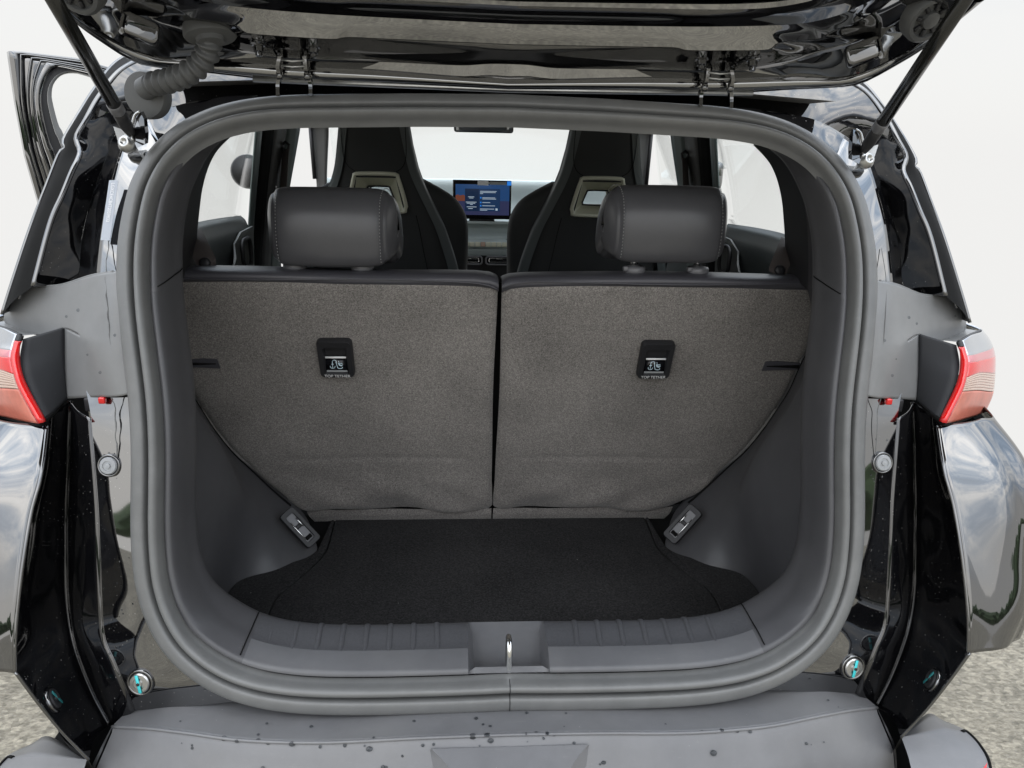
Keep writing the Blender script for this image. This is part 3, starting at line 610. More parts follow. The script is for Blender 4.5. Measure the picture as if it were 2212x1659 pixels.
def carpetpiece(name, P, label=None):
    """flat carpet with rolled edges"""
    P = [Vector(p) for p in P]; n = len(P); c_ = sum(P, Vector()) / n
    Vv = []; 
    for off, z in ((0, zf_ - .012), (0, zf_ - .0022), (.0012, zf_ - .0006), (.003, zf_)):
        for p in P:
            d = (c_ - p); d.normalize(); Vv.append((p.x + d.x * off, p.y + d.y * off, z))
    Ff = gridF(4, n, True) + [tuple(range(3 * n, 4 * n))]
    return obj(name, Vv, Ff, 'floor', smooth=True, label=label, angle=50)
cen = [(x - .002, y) for x, y, z in seam]
cenP = [(x, y, 0) for x, y in cen] + [(-x, y, 0) for x, y in cen[::-1]]
mid_ = carpetpiece('boot_floor_mat', cenP, 'black carpet panel on the boot floor')
for s in (1, -1):
    P = [(s * (x + .002), y, 0) for x, y, z in seam] + [(s * x, y, 0) for x, y, z in outl[::-1]]
    carpetpiece('boot_floor_side', P)
V, F = prism([(-.6, .1, .44), (.6, .1, .44), (.6, .78, .44), (-.6, .78, .44)], (0, 0, .012)); obj('boot_floor_tray', V, F, 'void', smooth=False)

# ------------------------------------------------------------------ rear seat backs
SL = .37
def SY(z): return .47 + (1.124 - z) * SL
sn = Vector((0, -1, -SL)).normalized(); su = Vector((0, -SL, 1)).normalized()    # rear normal and up-slope axis of the seat plane
outer = [(1.10,.655),(1.0,.665),(.95,.662),(.93,.655),(.865,.650),(.815,.640),(.752,.621),(.692,.596),(.637,.562),(.580,.526),(.535,.490),(.515,.470),(.500,.452)]
oz = [a for a, b in outer][::-1]; ox = [b for a, b in outer][::-1]
def seat_back(s):
    ROW, COL = 90, 60
    V = []
    for i in range(ROW):
        t = i / (ROW - 1)
        zb = 1.111 + (.500 - 1.111) * t
        xo = float(np.interp(zb, oz, ox)); xi = .0035 + .0035 * math.exp(-((zb - .86) / .16) ** 2)
        if zb < .60: xi = .0008 + (xi - .0008) * max(0, (zb - .54) / .06)
        for j in range(COL):
            q = j / (COL - 1); q2 = .5 - .5 * math.cos(math.pi * q)
            x = xi + (xo - xi) * q2
            zt = 1.111 - .011 * math.exp(-(x - .003) / .02) - .004 * math.exp(-(x - .003) / .09)
            z = zt + (.500 - zt) * t
            d = 0
            e1 = (x - xi); e2 = (xo - x)
            d -= .013 * math.exp(-e1 / .007) + .012 * math.exp(-e2 / .008)          # rounded sides
            d -= .010 * math.exp(-(zt - z) / .006)
            d -= .009 * math.exp(-(z - .500) / .007)
            zc = .6655 + .004 * math.sin(x * 7)
            wgt = sm(.03, .09, e1) * sm(.06, .13, e2)
            d -= .0042 * math.exp(-((z - zc) / .0045) ** 2) * wgt                    # pressed crease
                        # slack wrinkles along the hem
            hw = sm(.64, .52, z) if False else max(0, min(1, (.64 - z) / .12))
            d += hw * (.0065 * math.sin(16 * x + 40 * z + s) + .0045 * math.sin(33 * x - 62 * z + 2 * s)) * sm(.0, .05, e1)
            d += hw * .012 * math.sin(math.pi * min(1, max(0, (z - .5) / .13)))
            d += .0012 * math.sin(9 * x + 5 * z + s) + .0008 * math.sin(21 * x - 13 * z)
            y = SY(z); p = Vector((s * x, y, z)) + sn * d
            V.append(tuple(p))
    Fq = gridF(ROW, COL)
    back = obj('rear_seat_back', V, Fq if s < 0 else flipF(Fq), 'carpet', solid=.0)
    back['label'] = 'left rear seat back covered in brown-grey carpet' if s < 0 else 'right rear seat back covered in brown-grey carpet'
    # foam core that closes the shell
    P = [(s * .006, .60, 1.09), (s * .66, .60, 1.09), (s * .66, .66, .80), (s * .50, .72, .47), (s * .006, .72, .47)]
    Vc = [(s * .006, SY(1.09) + .015, 1.09), (s * .645, SY(1.09) + .015, 1.09), (s * .63, SY(.80) + .015, .80), (s * .48, SY(.51) + .015, .51), (s * .006, SY(.47) + .015, .47)]
    Vc += [(x, y + .11, z) for x, y, z in Vc]; n = 5
    obj('seat_core', Vc, [tuple(range(5)), tuple(range(9, 4, -1))] + [(i, (i + 1) % 5, 5 + (i + 1) % 5, 5 + i) for i in range(5)], 'void', back, smooth=False)
    # hem strip under the carpet, down to the boot floor
    V, F = surf([[(s * x, .7040 + .002 * math.sin(30 * x), .506) for x in np.linspace(.002, .455, 8)], [(s * x, .7085, .487) for x in np.linspace(.002, .45, 8)], [(s * x, .720, .465) for x in np.linspace(.002, .44, 8)]], 8, 24)
    obj('seat_hem', V, F, 'carpet', back)
    # leather top edge
    prof = [(.484, 1.100), (.4725, 1.1095), (.4715, 1.1135), (.476, 1.119), (.488, 1.1235), (.515, 1.125), (.55, 1.1225), (.575, 1.114), (.588, 1.09), (.59, 1.02)]
    V = []; xs = [.0032, .0045, .0085, .02, .05, .10, .2, .3, .4, .5, .56, .60, .64, .67]
    for x in xs:
        dd = .010 * math.exp(-(x - .003) / .012) + .004 * math.exp(-(x - .003) / .06) + .002 * math.sin(11 * x + s)
        sag = .004 * sm(.08, .0, x) if False else 0
        for (y, z) in cr([(y, z, 0) for y, z in prof], 24)[:, :2]:
            V.append((s * x, y + (dd * .4 if y < .55 else -dd * .4), z - dd * (1.0 if z > 1.1 else .9)))
    Fq = gridF(len(xs), 24); obj('seat_top_pad', V, Fq if s > 0 else flipF(Fq), 'leather_top', back)
    V, F = tube(cr([(s * x, .4712 + .003 * math.exp(-(x - .003) / .012), 1.1115 - .013 * math.exp(-(x - .003) / .014) - .004 * math.exp(-(x - .003) / .06) + .002 * math.sin(11 * x + s)) for x in (.004, .01, .02, .05, .1, .2, .3, .4, .5, .6, .66)], 60), .0016, 6); obj('piping', V, F, 'leather_top', back)
    # headrest
    cx, dz = s * (.330 if s > 0 else .325), (0.014 if s > 0 else -.002)
    def HW(y): return .115 + .021 * sm(.475, .60, y)
    prof = [(.478, 1.146), (.471, 1.165), (.468, 1.20), (.474, 1.235), (.490, 1.262), (.515, 1.278), (.545, 1.279), (.575, 1.264), (.598, 1.235), (.612, 1.195), (.617, 1.155), (.608, 1.131), (.588, 1.1275), (.571, 1.136), (.553, 1.1445), (.52, 1.139), (.49, 1.136)]
    pc = cr([(y, z, 0) for y, z in prof], 61, closed=True)[:-1, :2]; cyz = np.array([.535, 1.200])
    xs = np.linspace(-1, 1, 61); V = []; HWd = .131
    for q in xs:
        a = math.sin(q * math.pi / 2); x = HWd * a
        r_ = max(.015, max(0, 1 - abs(a) ** 10) ** .36)
        wgt = abs(a)
        for (y, z) in pc:
            py, pz = cyz[0] + (y - cyz[0]) * r_, cyz[1] + (z - cyz[1]) * r_
            # slightly waisted towards the ends, rear face bows
            py += .010 * wgt ** 2.2 * (1 if y < cyz[0] else -.3)
            g = .0042 * math.exp(-((abs(a) - .875) / .022) ** 2)
            vv = np.array([py, pz]) - cyz; L = np.linalg.norm(vv)
            vv *= (1 - g / max(L, .01)) * (1 + .014 * math.cos(a / .875 * math.pi / 2) if abs(a) < .875 else 1)
            V.append((cx + a * HW(py), cyz[0] + vv[0], cyz[1] + vv[1] + dz))
    n = 60; Fq = gridF(61, n, True) + [tuple(range(n)), tuple(range(60 * n, 61 * n))[::-1]]
    hr = obj('headrest', V, Fq, 'leather', back, label='grey leather headrest with stitched side panels')
    stm = MB()
    for sx in (-1, 1):
        row = []
        for (y, z) in cr([(y, z, 0) for y, z in prof], 241, closed=True)[:-1, :2]:
            vv = np.array([y, z]) - cyz; vv *= 1.0; row.append((cx + sx * .835 * HW(y), cyz[0] + vv[0] * 1.0 + .010 * .835 ** 2.2 * (1 if y < cyz[0] else -.3), cyz[1] + vv[1] + dz))
        for k in range(0, 118, 3):
            a_, b_ = np.array(row[k]), np.array(row[k + 1]); cc = np.array([a_[0], cyz[0], cyz[1] + dz]); o_ = (a_ - cc); o_ = o_ / np.linalg.norm(o_) * .0004
            if a_[1] < .60: v_, f_ = tube([a_ + o_, b_ + o_], .00085, 5); stm.add(v_, f_)
    so = stm.build('stitching', 'stitch', back); so['kind'] = 'stuff'
    for px_ in (-.065, .065):
        x0 = s * .336 + px_
        V, F = tube([(x0, .527, 1.12), (x0, .531, 1.17 + dz)], .0062, 14); obj('headrest_post', V, F, 'chrome', back)
        V, F = lathe((x0, .524, 1.127), (0, 0, 1), [(.021, -.004), (.0225, .0), (.0225, .007), (.0205, .010), (.011, .0112), (.0095, .013), (.0075, .013)], 24); obj('post_collar', V, F, 'collar', back)
        V, F = rbox((x0 - s * .0195, .514, 1.134), (.010, .014, .009), bev=.002); obj('release_button', V, F, 'collar', back)
    # top-tether anchor
    tc_ = Vector((s * .332, SY(.943), .943)) + sn * .0118; ux = Vector((1, 0, 0))
    def q3(a, b, hh): return tuple(tc_ + ux * a + su * b + sn * hh)
    W, H = .0705, .092
    o_ = rrect(W, H, .010, 6); i_ = [(a, b - .004) for a, b in rrect(.046, .064, .003, 6)]; n = len(o_)
    def keyst(P, k): return [(a * (1 + k * b), b) for a, b in P]
    V = [q3(a, b, -.012) for a, b in o_] + [q3(a, b, .0) for a, b in o_] + [q3(a * .95, b * .96, .0042) for a, b in o_] + [q3(a * 1.06, b * 1.05 - .0, .0036) for a, b in i_] + [q3(a, b, .001) for a, b in i_] + [q3(a * .9, b * .93 + .002, -.0075) for a, b in i_]
    F = gridF(6, n, True) + [tuple(range(5 * n, 6 * n))]
    an = obj('tether_anchor', V, F, 'black', back, label='black top tether anchor plate in the carpet', angle=40)
    V, F = tube([q3(-.021, .0035, -.0015), q3(.021, .0035, -.0015)], .0021, 10); obj('tether_bar', V, F, 'inkwhite', back)
    V, F = surf([[q3(x, -.002, -.0068) for x in (-.0215, 0, .0215)], [q3(x, -.030, -.0005) for x in (-.0225, 0, .0225)]], 2, 3); obj('label_plate', V, F, 'screenbezel', back, solid=.001)
    V, F = prism([q3(-.021, -.0315, .0005), q3(.021, -.0315, .0005), q3(.021, -.0275, .0005), q3(-.021, -.0275, .0005)], tuple(sn * .0012)); obj('label_stripe', V, F, 'plug', back, smooth=False)
    text_mesh('label_text', 'TOP TETHER', .0092, q3(.000, -.0405, .0042), ux, su, 'inkwhite', back, .0004)
    # pictogram: anchor, strap and child seat
    ic = MB()
    def ip(a, b):
        b2 = -.004 + b; hh = -.0065 + (.0065 / .028) * (-.002 - b2) + .0012
        return q3(a, b2, hh)
    def ln(P, r=.00075): v_, f_ = tube(cr([ip(a, b) for a, b in P], 12) if len(P) > 2 else [ip(*p) for p in P], r, 6); ic.add(v_, f_)
    ln([(-.0085, -.006), (-.0085, -.0185)]); ln([(-.0135, -.0145), (-.0125, -.018), (-.0085, -.0195), (-.0045, -.018), (-.0035, -.0145)]); ln([(-.0112, -.0105), (-.0058, -.0105)])
    ln([(-.0085, -.006), (-.0075, -.003), (-.004, -.0012), (-.001, -.003), (.0, -.008)])
    ln([(-.001, -.006), (.0012, -.0165), (.003, -.0195), (.010, -.0195), (.0118, -.0165)], .0009)
    ln([(.004, -.0045), (.0048, -.0045)], .0018); ln([(.0042, -.0075), (.006, -.0125), (.0105, -.0135)], .0018); ln([(.006, -.009), (.012, -.0085)], .0009); ln([(.0105, -.0135), (.0125, -.011)], .0009)
    ic.build('label_pictogram', 'inkblue', back)
    # latch slot at the outer edge
    zc = .9245
    P = [(s * .573, zc + .010), (s * .60, zc + .012), (s * .665, zc + .006), (s * .665, zc - .008), (s * .60, zc - .010), (s * .571, zc - .012)]
    V, F = prism([tuple(Vector((x, SY(z), z)) + sn * .0005) for x, z in P], tuple(sn * .0022)); obj('latch_slot', V, F, 'leather_top', back, smooth=False)
    V, F = tube([tuple(Vector((s * x, SY(zc), zc)) + sn * .003) for x in (.578, .62, .665)], [.001, .003, .005], 8); obj('slot_opening', V, F, 'void', back)
    # belt end on the seat shoulder
    b0, b1 = Vector((s * .578, .548, 1.130)), Vector((s * .622, .615, 1.176))
    up_ = (b1 - b0).normalized(); sd_ = Vector((1, .25 * s, 0)); sd_ = (sd_ - up_ * sd_.dot(up_)).normalized()
    path = [b0 - Vector((0, 0, .012)), b0, (b0 + b1) / 2 + Vector((0, -.003, .004)), b1, b1 + Vector((s * .006, .012, .001)), b1 + Vector((s * .004, .02, -.05))]
    V, F = strip([tuple(p) for p in cr([tuple(p) for p in path], 20)], tuple(sd_ * .019), (0, -.0012, .0004)); obj('belt_loop', V, F, 'web', back, smooth=False)
    V, F = lathe(tuple(b0 + Vector((0, -.008, .0))), (0, -1, .3), [(.011, 0), (.0105, .004), (.007, .006), (.003, .0065)], 16); obj('belt_button', V, F, 'black', back)
    return back
for s in (-1, 1): seat_back(s)
V, F = prism([(-.03, .52, 1.10), (.03, .52, 1.10), (.03, .75, .47), (-.03, .75, .47)], (0, .02, 0)); obj('seat_gap_filler', V, F, 'void', smooth=False)

SBX = (.6640, -.027, .5803)
# ------------------------------------------------------------------ body shell round the opening
def half_idx(cond): return [i for i in range(NL) if LP[i][0] >= -1e-6 and cond(*LP[i])]
def rail_ring(cond, n, h, key=lambda p: p[2], rev=True):
    P = [rp(i, n, h) for i in half_idx(cond)]; P.sort(key=key, reverse=rev); return P
U1 = tail('U1', (.575,.36,1.396), (.52,.375,1.418), (.42,.368,1.430), (.2,.356,1.434), (0,.35,1.4365))
U2 = tail('U2', (.60,.44,1.398), (.535,.452,1.420), (.42,.45,1.432), (.2,.44,1.436), (0,.435,1.438))
U3 = tail('U3', (.60,.50,1.499), (.42,.50,1.515), (.2,.49,1.519), (0,.485,1.52))
U4 = tail('U4', (.62,.60,1.533), (.42,.60,1.552), (.2,.59,1.558), (0,.585,1.56))
ringup = [rp(i, .021, -.014) for i in half_idx(lambda x, y, z: z > 1.12)]
ringup.sort(key=lambda p: math.atan2(p[0], p[2] - 1.1), reverse=True)
ringlo = [rp(i, .021, -.014) for i in half_idx(lambda x, y, z: z < 1.0 and (x > .36 or z > .7))]
ringlo.sort(key=lambda p: math.atan2(p[0], p[2] - 1.1), reverse=False)
ringlo = ringlo[::1] if ringlo[0][2] > ringlo[-1][2] else ringlo[::-1]
for s in (1, -1):
    fl = (lambda F: F) if s > 0 else flipF
    # --- pillar beside the tailgate gap
    V, F = loft([ringup, U1], 100, 8); V0 = wob(V, .0006, 24, 1.3 * s); V1_ = wob(V, .0032, 42, .6 + s)
    V = [tuple(np.array(a) + (np.array(b) - np.array(a)) * sm(1.345, 1.40, a[2])) for a, b in zip(V0, V1_)]
    rz = [np.mean([V[i * 8 + j][2] for j in range(8)]) for i in range(100)]; r0 = next(i for i in range(100) if rz[i] > 1.365)
    lowF, topF = F[:r0 * 7], F[r0 * 7:]
    pil = obj('tailgate_pillar', mx_(V, s), fl(lowF), 'paint', solid=.002, label='gloss black body pillar beside the boot opening')
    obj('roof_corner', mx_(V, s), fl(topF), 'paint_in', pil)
    V, F = loft([U1, [tuple((np.array(a) + np.array(b)) / 2 + np.array([0, .012, 0])) for a, b in zip(cr(U1, 20), cr(U2, 20))], U2], 110, 9, smooth=True); V = wob(V, .0006, 30, .7 + s)
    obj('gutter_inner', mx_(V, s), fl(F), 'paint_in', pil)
    V, F = loft([U2, [tuple((np.array(a) + np.array(b)) / 2 + np.array([0, -.006, 0])) for a, b in zip(cr(U2, 20), cr(U3, 20))], U3], 110, 9, smooth=True); V = wob(V, .0009, 40, 2.1 + s)
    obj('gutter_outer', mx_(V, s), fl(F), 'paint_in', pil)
    Rm = [tuple((np.array(a) + np.array(b)) / 2 + np.array([.004, -.004, .0])) for a, b in zip(cr(U3, 24), cr(U4, 24))]
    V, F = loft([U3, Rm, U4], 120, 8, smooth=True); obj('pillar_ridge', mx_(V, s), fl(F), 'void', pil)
    V, F = tube(cr(U3, 140), .0042, 8); obj('ridge_bead', mx_(V, s), F, 'paint2', pil)
    V, F = tube(cr([tuple(np.array(p) * .55 + np.array(q) * .45) for p, q in zip(cr(U3, 30), cr(U4, 30))], 140), .0022, 8); obj('pillar_bead', mx_(V, s), F, 'paint2', pil)
    V, F = tube(cr(U4, 140), .0030, 8); obj('outer_bead', mx_(V, s), F, 'paint2', pil)
    # side skin running forward
    U5 = [(x + .015, min(y + .22, .62), z) for x, y, z in U4[:10]]
    V, F = loft([U4[:10], U5], 40, 4); obj('rear_quarter_skin', mx_(V, s), fl(F), 'paint2')
    # --- back panel below: flange, folded bumper edge, bumper corner
    R1 = T['R1']; R1u = [(.648,.165,1.00)] + list(R1)
    V, F = loft([ringlo, [tuple(p) for p in R1u]], 80, 10); V = wob(V, .0006, 16, .4 + s)
    bpn = obj('back_panel', mx_(V, s), fl(F), 'paint', label='gloss black back panel beside the boot seal')
    R2 = T['R2']; R3 = list(T['R3']) + T['DG'][1:]
    V, F = loft([R1, [tuple((np.array(a) + np.array(b)) / 2 + np.array([.0, -.007, 0])) for a, b in zip(cr(R1, 16), cr(R2, 16))], R2], 80, 8, smooth=True)
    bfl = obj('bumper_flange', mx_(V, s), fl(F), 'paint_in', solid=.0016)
    R2b = rs(cr(R2, 60), 60)
    V, F = loft([R2, [tuple((np.array(a) + np.array(b)) / 2 + np.array([.010, .004, 0])) for a, b in zip(cr(R2, 16), cr(R3, 16))], R3], 80, 10, smooth=True); V = wob(V, .0010, 22, 1.0 + s)
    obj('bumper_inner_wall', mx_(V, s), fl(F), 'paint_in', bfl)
    V, F = tube(cr(R2, 90), .0034, 8); obj('fold_bead', mx_(V, s), F, 'paint2', bfl)
    V, F = tube(cr(R1, 90), .0008, 6); obj('edge_bead', mx_(V, s), F, 'paint2', bfl)
    OU = [(.828,.215,.950),(.842,.150,.900),(.850,.115,.840),(.853,.100,.75),(.848,.09,.70),(.835,.08,.632)]
    MI = [(.762,.130,.955),(.776,.065,.900),(.786,.030,.840),(.795,.0,.75),(.790,-.018,.70),(.768,-.034,.650)]
    R3c = rs(cr(T['R3'], 40), 6)
    OU2 = [(.862,.62,.99),(.868,.62,.90),(.872,.62,.84),(.874,.62,.75),(.872,.62,.70),(.866,.62,.60)]
    V, F = surf([list(r) for r in zip([tuple(p) for p in R3c], MI, OU, OU2)], 60, 44)
    bco = obj('bumper_corner', mx_(V, s), fl(F), 'paint_corner', solid=.0025, label='gloss black bumper corner below the tail lamp')
    V, F = tube(cr(T['R3'], 60), .003, 8); obj('corner_bead', mx_(V, s), F, 'paint2', bco)
    V, F = tube(cr(list(T['DG']), 40), .0022, 8); obj('lower_bead', mx_(V, s), F, 'paint2', bco)
    # upper quarter shoulder beyond the lamp
    V, F = surf([[(.835,.24,.955),(.845,.225,.94),(.850,.20,.915)],[(.868,.36,.97),(.880,.36,.95),(.885,.36,.91)],[(.87,.62,1.0),(.885,.62,.97),(.89,.62,.90)]], 16, 12)
    obj('quarter_shoulder', mx_(V, s), fl(F), 'paint2')
    # --- matte plastic cover over the joint
    def c0(z, x=.552): return (x, Yap(x, z) + .018, z)
    gA = [[c0(1.172), (.597,.198,1.167), (.640,.217,1.157), (.700,.250,1.137), (.740,.270,1.130), (.778,.2855,1.1265), (.8114,.2986,1.108), (.8241,.2993,1.0809)],
          [c0(1.12), (.592,.170,1.118), (.638,.196,1.112), (.697,.236,1.104), (.738,.257,1.096), (.776,.274,1.094), (.808,.289,1.086), (.827,.299,1.074)],
          [c0(1.073), (.588,.150,1.071), (.634,.172,1.070), (.692,.2225,1.0735), (.738,.248,1.0565), (.774,.2675,1.0535), (.808,.287,1.058), (.8295,.3015,1.0661)]]
    gB = [[r_[k] for k in range(4)] for r_ in gA] + [[c0(1.035), (.584,.138,1.034), (.630,.160,1.034), (.691,.2085,1.0333)], [c0(1.000, .548), (.580,.127,.994), (.624,.150,.985), (.690,.1870,.9690)]]
    V1, F1 = surf(gA, 29, 71); V2, F2 = surf(gB, 25, 31, (2, 4), None)
    bmj = bmesh.new(); vv = [bmj.verts.new(v) for v in list(V1) + list(V2)]
    for f in list(F1) + [tuple(k + len(V1) for k in f) for f in F2]: bmj.faces.new([vv[k] for k in f])
    bmesh.ops.remove_doubles(bmj, verts=bmj.verts[:], dist=.0012); bmj.verts.index_update()
    V = [tuple(v.co) for v in bmj.verts]; F = [tuple(v.index for v in f.verts) for f in bmj.faces]; bmj.free()
    cv = obj('joint_cover', mx_(V, s), fl(F), 'cover', solid=.003, label='matte grey plastic cover between lamp and boot opening')
    V, F = tube(cr([(.638,.195,1.112),(.634,.1712,1.070),(.630,.159,1.034),(.624,.149,.985)], 30), .0009, 6); obj('cover_crease', mx_(V, s), F, 'cover', cv)
    V, F = tube(cr([(.597,.197,1.168),(.640,.216,1.158),(.700,.249,1.138),(.74,.269,1.131),(.778,.285,1.127),(.811,.298,1.109),(.824,.299,1.081),(.8295,.3015,1.066)], 60), .0022, 8); obj('cover_rim', mx_(V, s), F, 'cover', cv)
    # sealer seam running over cover and flange
    sp = [(.612,.238,1.215),(.610,.205,1.168),(.600,.173,1.12),(.594,.155,1.08),(.591,.1435,1.04),(.594,.135,1.00),(.592,.124,.975),(.590,.109,.94),(.588,.096,.88),(.582,.076,.80),(.578,.060,.73)]
    pth = cr(sp, 120); pth = [(x + (.0016 * math.sin(k * .9) * random.random() if s < 0 else 0), y - .0035, z) for k, (x, y, z) in enumerate((px_, py_ + .0125 * sm(1.0, .965, pz_), pz_) for px_, py_, pz_ in pth)]
    V, F = tube(pth, [.0006 + (.0007 * random.random() if s < 0 else 0) for _ in pth], 6); obj('sealer_bead', mx_(V, s), F, 'seal', cv)
    # --- lamp mounting plate and tail lamp
    V, F = surf([[(.692,.2265,1.0735),(.738,.252,1.0575),(.774,.2715,1.0545),(.808,.291,1.059),(.8295,.3055,1.066)], [(.715,.215,1.068),(.748,.22,1.064),(.784,.235,1.064),(.815,.262,1.064),(.85,.297,1.064)], [(.738,.183,1.0715),(.752,.195,1.0728),(.782,.2185,1.0735),(.815,.252,1.071),(.8549,.2955,1.0643)]], 12, 20); obj('lamp_bridge', mx_(V, s), fl(F), 'cover', cv)
    V, F = loft([[(x - .007, y + .004, z + .003) for x, y, z in T['PLin']], T['PLout']], 30, 6)
    pl = obj('lamp_plate', mx_(V, s), fl(F), 'blackmatte', solid=.002, label='matte black plate on the inner side of the tail lamp')
    LA = [T['LAin'], T['LAedge'], T['LAmid'], T['LAout'], [(x + .006, y + .08, z) for x, y, z in T['LAout']]]
    ctrl = [[LA[c][r] for c in range(5)] for r in range(6)]
    tl = bpy.data.objects.new('tail_lamp', None); C.objects.link(tl); tl.parent = car; tl.matrix_parent_inverse = PINV
    tl['label'] = ('left' if s < 0 else 'right') + ' red tail lamp with dusty lens'
    def lampbit(name, u0, u1, v0, v1, m, nu=14, nv=20, push=0.0):
        V, F = surf(ctrl, nu, nv, (u0, u1), (v0, v1))
        if push: V = [(v[0] - push * .5, v[1] - push, v[2]) for v in V]
        o = obj(name, mx_(V, s), fl(F), m, tl, solid=.004); return o
    lampbit('clear_lens', 0, 1.45, 1.02, 4, 'clearlens'); lampbit('pink_lens', 1.45, 2.0, 1.02, 4, 'pinklens')
    lampbit('red_band', 2.0, 2.95, 1.02, 4, 'red'); lampbit('lower_lens', 3.9, 5, 1.02, 4, 'salmon')
    lampbit('light_guide', .55, 5, 0, .98, 'redbright', 30, 6, .002); lampbit('guide_end', 0, .53, 0, .98, 'black', 6, 6, .002)
    # ribbed reversing lens
    for q in range(7):
        a = 2.97 + q * .131
        lampbit('reverse_rib', a, a + .11, 1.02, 4, 'cream', 4, 20)
    lampbit('reverse_back', 2.95, 3.9, 1.05, 3.95, 'salmon', 6, 16, -.003)
    V, F = tube(cr([tuple(np.array(p) + np.array([0, -.001, -.003])) for p in (T['LAin'][-1], T['LAedge'][-1], T['LAmid'][-1], T['LAout'][-1])], 24), .003, 8); obj('lamp_gasket', mx_(V, s), F, 'void', tl)
    V, F = tube(cr([T['LAin'][0], T['LAedge'][0], T['LAmid'][0], T['LAout'][0]], 24), .0028, 8); obj('lamp_gasket', mx_(V, s), F, 'black', tl)
    V, F = tube(cr(T['PLin'][-1:] + [(.690,.150,.9635)] + T['LAin'][-1:], 14), .004, 8); obj('lamp_gasket', mx_(V, s), F, 'void', tl)
    # reflector clip below the cover
    V, F = rbox((.634,.160,.970), (.030,.012,.022), bev=.003); cl_ = obj('lamp_clip', mx_(V, s), F, 'black', pl)
    V, F = rbox((.613,.140,.983), (.010,.008,.010), bev=.002); obj('clip_marker', mx_(V, s), F, 'redbright', pl)
    # --- fasteners on the panel
    def fastener(c, axis, r, mark, par, name='panel_fastener'):
        c = Vector(c); a = Vector(axis).normalized()
        V, F = lathe(c, a, [(r * 1.25, -.004), (r * 1.25, .0012), (r * 1.12, .0024), (r * 1.0, .0012), (r * .96, -.0015)], 28); o = obj(name, V, F, 'paint2', par)
        V, F = lathe(c, a, [(r * .94, -.003), (r * .94, .0028), (r * .84, .0045), (r * .55, .0048), (r * .52, .0036), (r * .3, .0036), (r * .28, .0056), (.0004, .0060)], 28); obj('fastener_head', V, F, 'plug' if not mark else ('steel' if par is not bfl else 'black'), par, angle=35)
        if mark:
            x, y, d = frame(a); tv = (Vector((0, 0, 1)) - d * d.z).normalized(); sv = d.cross(tv); tv = (tv + sv * (-.22 if s > 0 else .22) * 1).normalized(); sv = d.cross(tv)
            V, F = rbox(c + d * .0058, (r * .28, r * 1.7, .0012), sv, tv, d, .0003, 1); obj('paint_mark', V, F, 'tealpaint' if par is not bfl else 'tealdim', par)
            V, F = lathe(c, a, [(r * .14, .005), (r * .14, .0072), (.0004, .0074)], 12); obj('fastener_pin', V, F, 'black', par)
    fastener((s * .6015, .1065, .8905), (s * .05, -1, .28), .014, False, bpn)
    fastener((s * .5595, .0155, .5715), (s * .12, -1, .2), .0168, True, bpn)
    fastener((s * SBX[0], SBX[1], SBX[2]), (-s * .87, .36, .33), .0165, True, bfl)
    # --- strut bracket on the body
    V, F = lathe((s * .5925, .292, 1.352), (s * .2, -1, .35), [(.014, -.006), (.014, .002), (.010, .004), (.0095, .009), (.005, .010), (.0045, .006), (.0004, .006)], 20); br_ = obj('strut_bracket', V, F, 'steel')
    V, F = prism([(s * x, y, z) for x, y, z in ((.553,.262,1.352),(.552,.266,1.368),(.556,.276,1.388),(.563,.284,1.398),(.571,.286,1.392),(.576,.282,1.375),(.574,.272,1.358),(.566,.262,1.346))], (0, .012, .002)); obj('bracket_ear', V, F, 'paint2', br_, smooth=False)
    V, F = tube(cr([(s * x, y - .002, z) for x, y, z in ((.563,.284,1.399),(.572,.285,1.393),(.577,.281,1.375),(.574,.271,1.357))], 16), .002, 8); obj('ear_rim', V, F, 'steel', br_)
    V, F = strip([(s * .600, .302, 1.372), (s * .5935, .296, 1.352), (s * .585, .29, 1.340)], (s * .012, -.002, 0.004), (0, -.003, .001)); obj('bracket_foot', V, F, 'steel', br_, smooth=False)

# sky-lit lip along the roof edge above the seal
V, F = sweep(idx(lambda x, y, z: z > 1.33), [(.026, -.016), (.030, -.0135), (.0325, -.016), (.0335, -.022)]); obj('roof_flange', V, F, 'paint2', label='gloss black roof flange above the boot seal')

# vehicle number film on the left pillar
fa, fb = Vector((-.6055, .262, 1.2965)), Vector((-.6135, .2255, 1.2115))
ay_ = (fb - fa); L_ = ay_.length; ay_.normalize(); nn_ = Vector((-.28, -.90, .36)); nn_ = (nn_ - ay_ * nn_.dot(ay_)).normalized(); ax_ = nn_.cross(ay_)
cc_ = (fa + fb) / 2 + nn_ * .0018
V, F = prism([tuple(cc_ + ay_ * a + ax_ * b) for a, b in rrect(L_ * 1.02, .0165, .001, 3)], tuple(nn_ * .0004)); film = obj('number_film', V, F, 'sticker', smooth=False, label='grey film strip with the vehicle number')
text_mesh('number_text', 'LGXCE4CB4T2059833', .0088, tuple(cc_ - ay_ * .012 + nn_ * .0009), ay_, ax_, 'inkwhite', film, .0002, squeeze=.74)

